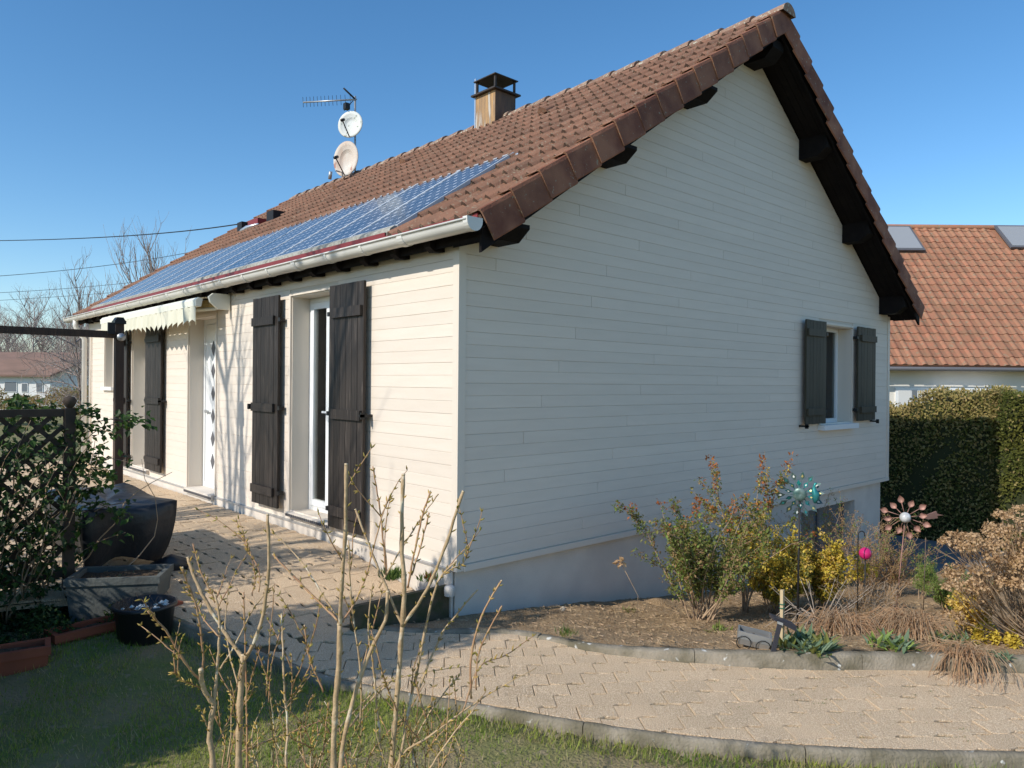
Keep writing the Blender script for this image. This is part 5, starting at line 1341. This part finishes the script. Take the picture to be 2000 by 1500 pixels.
for ua, ub in ((wu0+.07, um-.12), (um-.12, um+.05), (um+.05, wu1-.07)):
    f = MB(); f.prism([loc_(nl(ua+.01, EV+.45, zt_-1.1)), loc_(nl(ub-.01, EV+.45, zt_-1.1)), loc_(nl(ub-.01, EV+.45, zt_-.08)), loc_(nl(ua+.01, EV+.45, zt_-.08))], Vector(nl(0, .008, 0))-Vector(nl(0, 0, 0))); f.build('pane', M['curtain'] if ub-ua > .2 else M['farglass'], wn)
f = Sub(nb); a_, b_ = uof(1834, 21.6), uof(1962, 21.6); f.prism([nl(a_, EV-.1, 1.30), nl(b_, EV-.1, 1.30), nl(b_, EV-.1, 1.42), nl(a_, EV-.1, 1.42)], Vector(nl(0, .55, 0))-Vector(nl(0, 0, 0))); f.build('awning_case', M['pvc'])
# ------------------------------------------------------------------ far house on the left
fb0 = at(98, 770, 58); fh = empty('far_house', (fb0.x, fb0.y, -1), 'low white house with a long brown roof far away on the left', 'house')
def fp(u, v, z): return (fb0.x+_r.x*u+math.cos(YAW)*v, fb0.y+_r.y*u+math.sin(YAW)*v, z)
zE = CAM.z+(755-744)/FPX*58; zR = CAM.z+(755-704)/FPX*62
b = Sub(fh); b.prism([fp(-16, 0, -1), fp(0, 0, -1), fp(0, 0, zE), fp(-16, 0, zE)], Vector(fp(0, 8, 0))-Vector(fp(0, 0, 0)))
b.build('wall', M['farwall'])
b = Sub(fh); ga, gc_, gb_ = fp(0.02, .0, zE), fp(3.0, 2.0, zE), fp(6, 4.0, zE)
b.add([fp(.0, .02, -1), fp(6, 3.2, -1), fp(6, 3.2, zE), fp(3.1, 1.7, zR-.05), fp(.0, .02, zE)], [(0, 1, 2, 3, 4)]); 
b.prism([fp(.0, .02, -1), fp(6, 3.2, -1), fp(6, 3.2, zE), fp(3.1, 1.7, zR-.12), fp(.0, .02, zE)], Vector(fp(-2, 4, 0))-Vector(fp(0, 0, 0))); b.v = b.v[5:]; b.f = [tuple(i-5 for i in f) for f in b.f[1:]]; b.m = b.m[1:]; b.sm = b.sm[1:]
b.build('gable', M['farwall'])
b = Sub(fh); e0, e1 = Vector(fp(-16.4, -.5, zE-.12)), Vector(fp(.3, -.5, zE-.12)); r0_, r1_ = Vector(fp(-16.4, 3.8, zR)), Vector(fp(3.4, 1.6, zR)); 
b.add([e0, e1, r1_, r0_, e0+Vector((0, 0, -.15)), e1+Vector((0, 0, -.15)), r1_+Vector((0, 0, -.15)), r0_+Vector((0, 0, -.15))], [(0, 1, 2, 3), (4, 7, 6, 5), (0, 4, 5, 1), (1, 5, 6, 2), (2, 6, 7, 3), (3, 7, 4, 0)]); frf = b.build('roof', M['fartile'])
for u0_, u1_, z0_, z1_ in ((-3.6, -2.6, .6, 1.25), (-2.25, -1.75, .6, 1.15), (-1.1, -.55, .6, 1.2)):
    b = Sub(fh); b.prism([fp(u0_, -.05, z0_-.2), fp(u1_, -.05, z0_-.2), fp(u1_, -.05, z1_), fp(u0_, -.05, z1_)], Vector(fp(0, .1, 0))-Vector(fp(0, 0, 0))); wn = b.build('window', M['farwall'])
    g = MB(); l0 = fh.location; g.prism([Vector(fp(a_, -.07, z_))-l0 for a_, z_ in ((u0_+.06, z0_-.14), (u1_-.06, z0_-.14), (u1_-.06, z1_-.06), (u0_+.06, z1_-.06))], Vector(fp(0, .02, 0))-Vector(fp(0, 0, 0))); g.build('pane', M['farglass'], wn)
# orange brown hedge mass in front of the far house
fg = MB(); random.seed(12)
for k in range(14000):
    u = rnd(-14, 14); v = rnd(0, 2); h = (1.75+.35*math.sin(u*.9)+.2*math.sin(u*3.1))*random.random()**.45
    c0 = at(80, 800, 44); p = Vector((c0.x+_r.x*u+math.cos(YAW)*v, c0.y+_r.y*u+math.sin(YAW)*v, -1.2+h)); fg.leaf(p, rv()+Vector((0, 0, .8)), rv(), rnd(.12, .35), rnd(.04, .1), random.choice((0, 0, 1)))
tag(fg.build('far_scrub', [M['hedgebrown'], M['brownleaf']], None, 'stuff'), 'strip of orange brown scrub in front of the far house', 'scrub')

# ------------------------------------------------------------------ bare trees
def tree_mesh(H, seed, levels=4, r0=.12, spread=.5, nb_=(6, 5, 5, 4), up=.10, trunk_frac=.95, sides=4, mats=None):
    random.seed(seed); mb = MB(); tr_ = MB()
    def grow(p, d, L_, r_, lev):
        n = 5; pts = [p.copy()]; ds = []
        for i in range(n):
            d = (d+rv()*(.06 if lev == 0 else .16)+Vector((0, 0, up*(1 if lev else 0)))).normalized(); p = p+d*L_/n; pts.append(p.copy()); ds.append(d.copy())
        (tr_ if lev == 0 else mb).tube(pts, [max(.0045, r_*(1-.8*i/n)) for i in range(n+1)], 6 if lev == 0 else 3 if lev > 1 else 4, cap=False)
        if lev >= levels: return
        for k in range(nb_[min(lev, len(nb_)-1)]):
            t = rnd(.28 if lev == 0 else .2, 1); i = min(n-1, int(t*n)); q = pts[i]+(pts[i+1]-pts[i])*(t*n-i)
            side = ds[i].cross(rv()).normalized(); dd = (ds[i]*(1-spread)+side*spread+Vector((0, 0, .15))).normalized()
            grow(q, dd, L_*(.52-.18*t if lev == 0 else .55)*rnd(.7, 1.1), r_*(.42), lev+1)
    grow(Vector((0, 0, 0)), Vector((rnd(-.05, .05), rnd(-.05, .05), 1)).normalized(), H, r0, 0)
    return tr_, mb
def tree(name, base, H, seed, label, mt_, mc, group=None, **kw):
    a, b_ = tree_mesh(H, seed, **kw); root = empty(name, base, label, 'tree', group); a.build('trunk', mt_, root); b_.build('crown', mc, root); return root
def gpos(px, D, z=-1.2): q = at(px, 755, D); return Vector((q.x, q.y, z))
tree('bare_tree', gpos(165, 34), 6.2, 4, 'slim pale bare birch, leftmost of the tall trees above the roof', M['birch'], M['fartwig'], nb_=(15, 6, 4), levels=3, r0=.10, spread=.45, up=.18)
tree('bare_tree', gpos(225, 32), 5.0, 9, 'bare tree with pale trunk rising just left of the roof edge', M['birch'], M['fartwig'], nb_=(15, 6, 5), levels=3, r0=.11, spread=.5, up=.16)
tree('bare_tree', gpos(268, 36), 7.6, 15, 'tallest bare birch, its thin top above the roof edge', M['birch'], M['fartwig'], nb_=(15, 6, 4), levels=3, r0=.12, spread=.42, up=.2)
tree('bare_tree', gpos(325, 38), 6.6, 23, 'bare birch rightmost behind the roof slope', M['birch'], M['fartwig'], nb_=(15, 6, 4), levels=3, r0=.11, spread=.45, up=.2)
tree('bare_tree', gpos(168, 20, -.8), 3.4, 31, 'low bare bush of arching reddish twigs beside the far downpipe', M['bark'], M['fartwig'], nb_=(16, 7, 5), levels=3, r0=.05, spread=.75, up=.02)
random.seed(50); protos = []
for s in range(4):
    protos.append(tree('far_bare_tree', gpos(-400-s*60, 85), 10+s, 60+s, '', M['fartwig'], M['fartwig'], 'far bare wood behind the low house', nb_=(17, 8, 6), levels=3, r0=.18, spread=.5, up=.1))
FT = [(x, D, h) for x, D, h in [(i*17-60, 78+(i*37 % 17), .62+.2*math.sin(i*1.9)+(.12 if 3 < i < 11 else 0)) for i in range(17)]]
LBL = ['rounded bare tree crown in the far wood', 'bare grey brown tree in the far wood', 'broad bare tree in the far wood']
for i, (x, D, h) in enumerate(FT):
    o = protos[i] if i < 4 else copy_tree(protos[i % 4]); o.location = gpos(x, D, -1.5); o.scale = (h, h, h*.95) if i < 4 else (h*rnd(.95, 1.2), h, h*rnd(.85, 1.05)); o.rotation_euler.z = rnd(0, 6)
    o['label'] = 'leafless brownish tree in the far wood behind the low brown roofed house'
fw_ = MB()
for k in range(26000):
    px = rnd(-120, 300); D = rnd(80, 110); q = at(px, 755, D); hh = rnd(0, 1)**.8*(4.2+.9*math.sin(px*.05)+.5*math.sin(px*.17)); p = Vector((q.x, q.y, -1.5+hh)); d = Vector((rnd(-.4, .4), rnd(-.4, .4), 1))*rnd(.3, .9)
    fw_.add([p, p+Vector((_r.x, _r.y, 0))*.04, p+d], [(0, 1, 2)], random.choice((0, 1)))
tag(fw_.build('far_undergrowth', [M['fartwig'], M['bark']], None, 'stuff'), 'brown bare undergrowth along the far wood', 'undergrowth')
# ------------------------------------------------------------------ bare trees and added shade shrubs out of frame, whose shade falls into view
tree('garden_tree', (-6.5, 4.6, -.4), 6.6, 77, 'bare garden tree beyond the terrace, out of view on the left', M['bark'], M['bark'], nb_=(9, 5, 4), levels=3, r0=.13, spread=.45, up=.12)
tree('garden_tree', (-7.6, 2.9, -.4), 6.6, 78, 'second bare garden tree further along the terrace, out of view', M['bark'], M['bark'], nb_=(9, 5, 4), levels=3, r0=.12, spread=.45, up=.12)
def evergreen(base, rx, ry, H, n, label):  # unseen shrubs, added and sized to cast shade on path, lawn and trellis
    root = empty('shade_shrub', base, label, 'shrub'); c = MB()
    c.lathe([(.0, 0), (.75, .05), (.85, H*.4), (.6, H*.8), (0, H*.93)], (0, 0, 0), 12); c.v = [(v[0]*rx, v[1]*ry, v[2]) for v in c.v]; c.build('core', M['hedgecore'], root)
    lb = MB()
    for k in range(n):
        d = rv(); d.z = abs(d.z) if random.random() < .8 else d.z; t = rnd(.8, 1.05); zz = rnd(0, H); rr_ = .95*math.sqrt(max(.05, 1-(zz/H)**2.5)); a = rnd(0, 6.283)
        p = Vector((rx*rr_*math.cos(a)*t, ry*rr_*math.sin(a)*t, zz*t)); lb.leaf(p, d, (0, 0, 1), rnd(.06, .11), rnd(.03, .05), 0)
    lb.build('foliage', M['hedgeleaf'], root, 'stuff'); return root
evergreen(Vector((-4.3, .20, -.4)), .9, .88, 3.5, 9000, 'dark evergreen shrub out of view on the left, added to shade lawn and path')
evergreen(Vector((-5.0, 1.7, -.4)), .8, .42, 2.2, 4000, 'dark evergreen shrub out of view beyond the trellis, added to shade it')
evergreen(Vector((-3.95, 1.08, -.4)), .62, .46, 1.8, 3500, 'low dark evergreen shrub out of view, added to shade the troughs and pot')

# ------------------------------------------------------------------ pruned shrub in the foreground
random.seed(99)
def pruned(name, base_px, D, branches, label, twigs):
    g = at(base_px, 1500, D); g.z = -.38; root = empty(name, g, label, 'shrub')
    big = MB(); red = MB(); bud = MB(); cut = MB(); l = root.location
    for br in branches:
        pts_px, w0, w1, dd0, dd1, isred, toground = br
        P = []; n = len(pts_px)
        for i, (zx, zy) in enumerate(pts_px):
            px, py = 280+zx/2.5, 900+zy/2.5; t = i/max(1, n-1); P.append(at(px, py, D+dd0+(dd1-dd0)*t)-l)
        if toground:
            q = P[0]; gnd = Vector((q.x*.35, q.y*.35, -.03)); P = [gnd, gnd+(q-gnd)*.5+Vector((q.x*.08, q.y*.08, 0))]+P
        Ps = smooth(P, 5); m = len(Ps); kk = D/FPX/2.5/2*1.05
        rad = [kk*(w0+(w1-w0)*i/(m-1)) for i in range(m)]
        # slightly stiff shoots
        Pj = []; rj = []
        for i, p_ in enumerate(Ps):
            Pj.append(p_+rv()*.0012); rj.append(rad[i]*(1.25 if i % 4 == 2 else 1))
        tgt = MB(); tgt.tube(Pj, rj, 7); tgt.build('stem', M['stemred'] if isred or (w0 < 12 and random.random() < .4) else M['stem'], root)
        if w1 > 7: d = (Pj[-1]-Pj[-2]).normalized(); cut.tube([Pj[-1]-d*.001, Pj[-1]+d*.003], rj[-1]*1.06, 8)
        for i in range(2, m-1):
            if random.random() < (.85 if w1 < 9 else .4):
                d = (Pj[i+1]-Pj[i]).normalized()
                for s in (1, -1):
                    sd_ = d.cross(rv()).normalized(); st_ = Pj[i]+sd_*rj[i]*.7; dd = (d*.8+sd_*s*.7).normalized(); Lb = rnd(.008, .022)
                    bud.tube([st_, st_+dd*Lb*.5, st_+dd*Lb], [.001, .0026, .0005], 5, 0 if random.random() < .7 else 1)
        if random.random() < twigs:
            for q in range(2):
                i = random.randrange(m//3, m-1); d = (Pj[i+1]-Pj[i]).normalized(); sd_ = d.cross(rv()).normalized(); a = Pj[i]; dd = (d+sd_*.7+Vector((0, 0, .3))).normalized(); tp = [a]
                for u in range(5): dd = (dd+rv()*.16).normalized(); a = a+dd*rnd(.02, .045); tp.append(a.copy())
                red.tube(tp, [.0022, .002, .0018, .0016, .0013, .001], 5)
                for u in tp[1:]:
                    for s in (1, -1): b1 = (rv()+dd).normalized(); bud.tube([u, u+b1*.008, u+b1*.017], [.001, .0026, .0005], 5, 0)
    red.build('twigs', M['stemred'], root, 'stuff'); bud.build('buds', [M['bud'], M['golden']], root, 'stuff')
    if cut.v: cut.build('cut_ends', M['cutwood'], root, 'stuff')
    return root
A_ = [
 ([(340, 1500), (322, 1350), (345, 1190)], 30, 22, 0, 0, 0, 1),
 ([(345, 1190), (300, 1125), (285, 1075), (282, 1020)], 22, 20, 0, -.05, 0, 0),
 ([(285, 1050), (292, 940), (260, 720), (215, 600), (190, 525)], 9, 8, 0, -.1, 1, 0),
 ([(285, 1075), (220, 1010), (110, 830), (20, 735)], 11, 7, 0, -.15, 1, 0),
 ([(300, 1125), (240, 1090), (185, 1070), (150, 1030)], 6, 3, 0, -.08, 1, 0),
 ([(345, 1190), (362, 1000), (372, 830), (365, 720), (350, 660)], 14, 9, 0, .05, 0, 0),
 ([(372, 860), (300, 780), (255, 690), (200, 625)], 7, 4, 0, .1, 0, 0),
 ([(340, 1420), (400, 1300), (440, 1200), (425, 1120)], 6, 3, 0, .1, 0, 0),
 ([(310, 1300), (290, 1230), (265, 1200)], 5, 3, 0, -.05, 0, 0)]
B_ = [
 ([(465, 1500), (470, 1300), (475, 1120), (488, 950)], 30, 26, 0, 0, 0, 1),
 ([(490, 975), (540, 890), (590, 720), (612, 520), (606, 265)], 17, 13, 0, -.1, 0, 0),
 ([(488, 965), (425, 880), (330, 730), (262, 600), (218, 475)], 17, 15, 0, .05, 0, 0),
 ([(350, 690), (330, 640), (285, 550), (240, 405)], 8, 6, 0, 0, 1, 0),
 ([(505, 1500), (505, 1250), (497, 900), (490, 640)], 11, 6, .05, .1, 0, 1),
 ([(355, 1040), (430, 930), (540, 720), (640, 600)], 9, 5, .1, .2, 0, 0),
 ([(470, 1120), (430, 980), (400, 800), (420, 590)], 8, 4, 0, .15, 0, 0),
 ([(565, 640), (560, 520), (500, 420), (450, 280)], 7, 4, .1, .2, 1, 0),
 ([(530, 660), (545, 560), (520, 440), (480, 345)], 6, 3, .1, .15, 1, 0),
 ([(480, 1420), (600, 1370), (760, 1310), (1000, 1215)], 9, 5, .1, .3, 0, 0),
 ([(420, 1500), (470, 1250), (530, 1060), (572, 900)], 9, 5, .1, .1, 0, 1),
 ([(410, 1470), (430, 1300), (425, 1120)], 7, 4, .15, .2, 0, 0)]
C_ = [
 ([(700, 1500), (705, 1320), (688, 1100), (680, 900), (675, 750)], 13, 8, 0, .1, 0, 1),
 ([(612, 1180), (625, 1000), (660, 880)], 6, 3, .1, .1, 1, 0),
 ([(600, 1150), (615, 900), (642, 600)], 7, 4, .2, .2, 1, 0),
 ([(880, 1130), (825, 1000), (800, 920), (788, 805)], 9, 8, .1, .1, 1, 0),
 ([(690, 1200), (760, 1100), (805, 1020), (820, 960)], 6, 4, .1, .1, 1, 0),
 ([(660, 1500), (640, 1320), (625, 1180), (600, 1060)], 8, 4, .15, .1, 0, 1),
 ([(715, 1250), (725, 1080), (722, 940)], 5, 3, .1, .1, 1, 0),
 ([(930, 1500), (938, 1200), (955, 1000), (960, 800)], 28, 24, 0, 0, 0, 1),
 ([(960, 810), (966, 640), (985, 380), (992, 18)], 18, 15, 0, -.12, 0, 0),
 ([(955, 790), (880, 660), (770, 490), (622, 338)], 9, 5, 0, .2, 0, 0),
 ([(950, 780), (860, 690), (740, 570), (632, 458)], 11, 8, 0, .1, 0, 0),
 ([(970, 790), (1040, 680), (1100, 520), (1160, 290), (1205, 165)], 9, 5, 0, .1, 0, 0),
 ([(1185, 560), (1170, 380), (1150, 200), (1120, 28)], 9, 6, .1, .1, 1, 0),
 ([(1190, 540), (1180, 350), (1205, 180)], 6, 4, .2, .2, 1, 0),
 ([(965, 1500), (1010, 1230), (1095, 960), (1180, 780), (1192, 640)], 26, 15, .05, .05, 0, 1),
 ([(1210, 1500), (1232, 1250), (1250, 1000), (1266, 800)], 26, 22, .1, .05, 0, 1),
 ([(1266, 810), (1275, 620), (1262, 400), (1268, 70)], 24, 17, .05, 0, 0, 0),
 ([(1262, 800), (1200, 650), (1120, 460), (1038, 240)], 13, 10, .05, .1, 0, 0),
 ([(1270, 800), (1390, 620), (1480, 400), (1560, 150)], 15, 13, .05, -.05, 0, 0),
 ([(1250, 1500), (1300, 1200), (1352, 950), (1405, 700), (1450, 570), (1530, 490)], 20, 8, .1, .15, 0, 1),
 ([(1450, 570), (1500, 530), (1560, 500), (1590, 440)], 7, 4, .15, .2, 0, 0),
 ([(1290, 620), (1330, 420), (1365, 260), (1402, 150)], 10, 8, .1, .1, 1, 0),
 ([(1310, 560), (1350, 430), (1396, 252)], 8, 7, .1, .15, 1, 0),
 ([(1150, 620), (1260, 430), (1350, 290), (1442, 160)], 9, 6, .15, .2, 0, 0),
 ([(1160, 1500), (1142, 1220), (1120, 980), (1098, 810), (1122, 600)], 14, 6, .1, .1, 0, 1),
 ([(1058, 1300), (1062, 1050), (1015, 680), (1002, 390)], 10, 7, .15, .1, 0, 0),
 ([(1060, 1050), (1120, 820), (1170, 620)], 7, 5, .15, .2, 1, 0),
 ([(1230, 1500), (1400, 1345), (1560, 1225), (1720, 1120), (1920, 1010)], 16, 4, .1, .15, 0, 1),
 ([(1560, 1225), (1640, 1010), (1770, 950), (1920, 842)], 7, 4, .1, .3, 1, 0),
 ([(1600, 1160), (1602, 950), (1650, 760), (1748, 585)], 12, 8, .1, .1, 1, 0),
 ([(1625, 1120), (1632, 960), (1690, 820), (1752, 708)], 8, 7, .1, .1, 1, 0),
 ([(1340, 1130), (1440, 880), (1520, 760), (1630, 632)], 10, 8, .1, .2, 0, 0),
 ([(850, 1500), (1000, 1260), (1180, 1090), (1360, 1035), (1560, 1005)], 11, 4, .2, .3, 0, 1),
 ([(1010, 1300), (1100, 1180), (1230, 1060)], 12, 8, .25, .3, 0, 0),
 ([(1380, 1250), (1345, 1140), (1330, 1040)], 9, 7, .1, .1, 1, 0),
 ([(1240, 1220), (1195, 1120), (1165, 1030)], 8, 6, .05, .0, 1, 0),
 ([(1290, 1450), (1380, 1260), (1480, 1120), (1545, 1050)], 9, 5, .15, .2, 0, 0),
 ([(1400, 1500), (1500, 1350), (1610, 1220)], 9, 5, .0, .0, 0, 0),
 ([(880, 1420), (890, 1300), (905, 1180)], 6, 5, .1, .1, 1, 0),
 ([(770, 1480), (790, 1300), (830, 1140)], 5, 3, .2, .2, 0, 0),
 ([(1000, 1500), (1060, 1350), (1075, 1200)], 7, 4, .2, .2, 0, 0),
 ([(1080, 1500), (1130, 1400), (1200, 1320), (1290, 1240)], 7, 4, .2, .25, 0, 0)]
for k in range(34):
    x0 = rnd(620, 1560); y1 = rnd(1130, 1330); C_.append(([(x0, 1500), (x0+rnd(-60, 60), (1500+y1)/2), (x0+rnd(-90, 110), y1)], rnd(5, 8), 3, rnd(0, .3), rnd(0, .3), k % 3 == 0, k % 2))
for k in range(6):
    x0 = rnd(380, 600); y1 = rnd(1150, 1350); B_.append(([(x0, 1500), (x0+rnd(-40, 40), (1500+y1)/2), (x0+rnd(-60, 60), y1)], rnd(5, 7), 3, rnd(0, .3), rnd(0, .3), k % 3 == 0, 0))
pruned('pruned_shrub', 415, 2.15, A_, 'small pruned bare shrub, leftmost in the foreground, with budding shoots', .15)
pruned('pruned_shrub', 468, 2.30, B_, 'pruned bare shrub second from the left with a forked knobbly stem', .25)
pruned('pruned_shrub', 690, 2.20, C_, 'largest pruned bare shrub in the middle foreground with thick cut stems', .18)
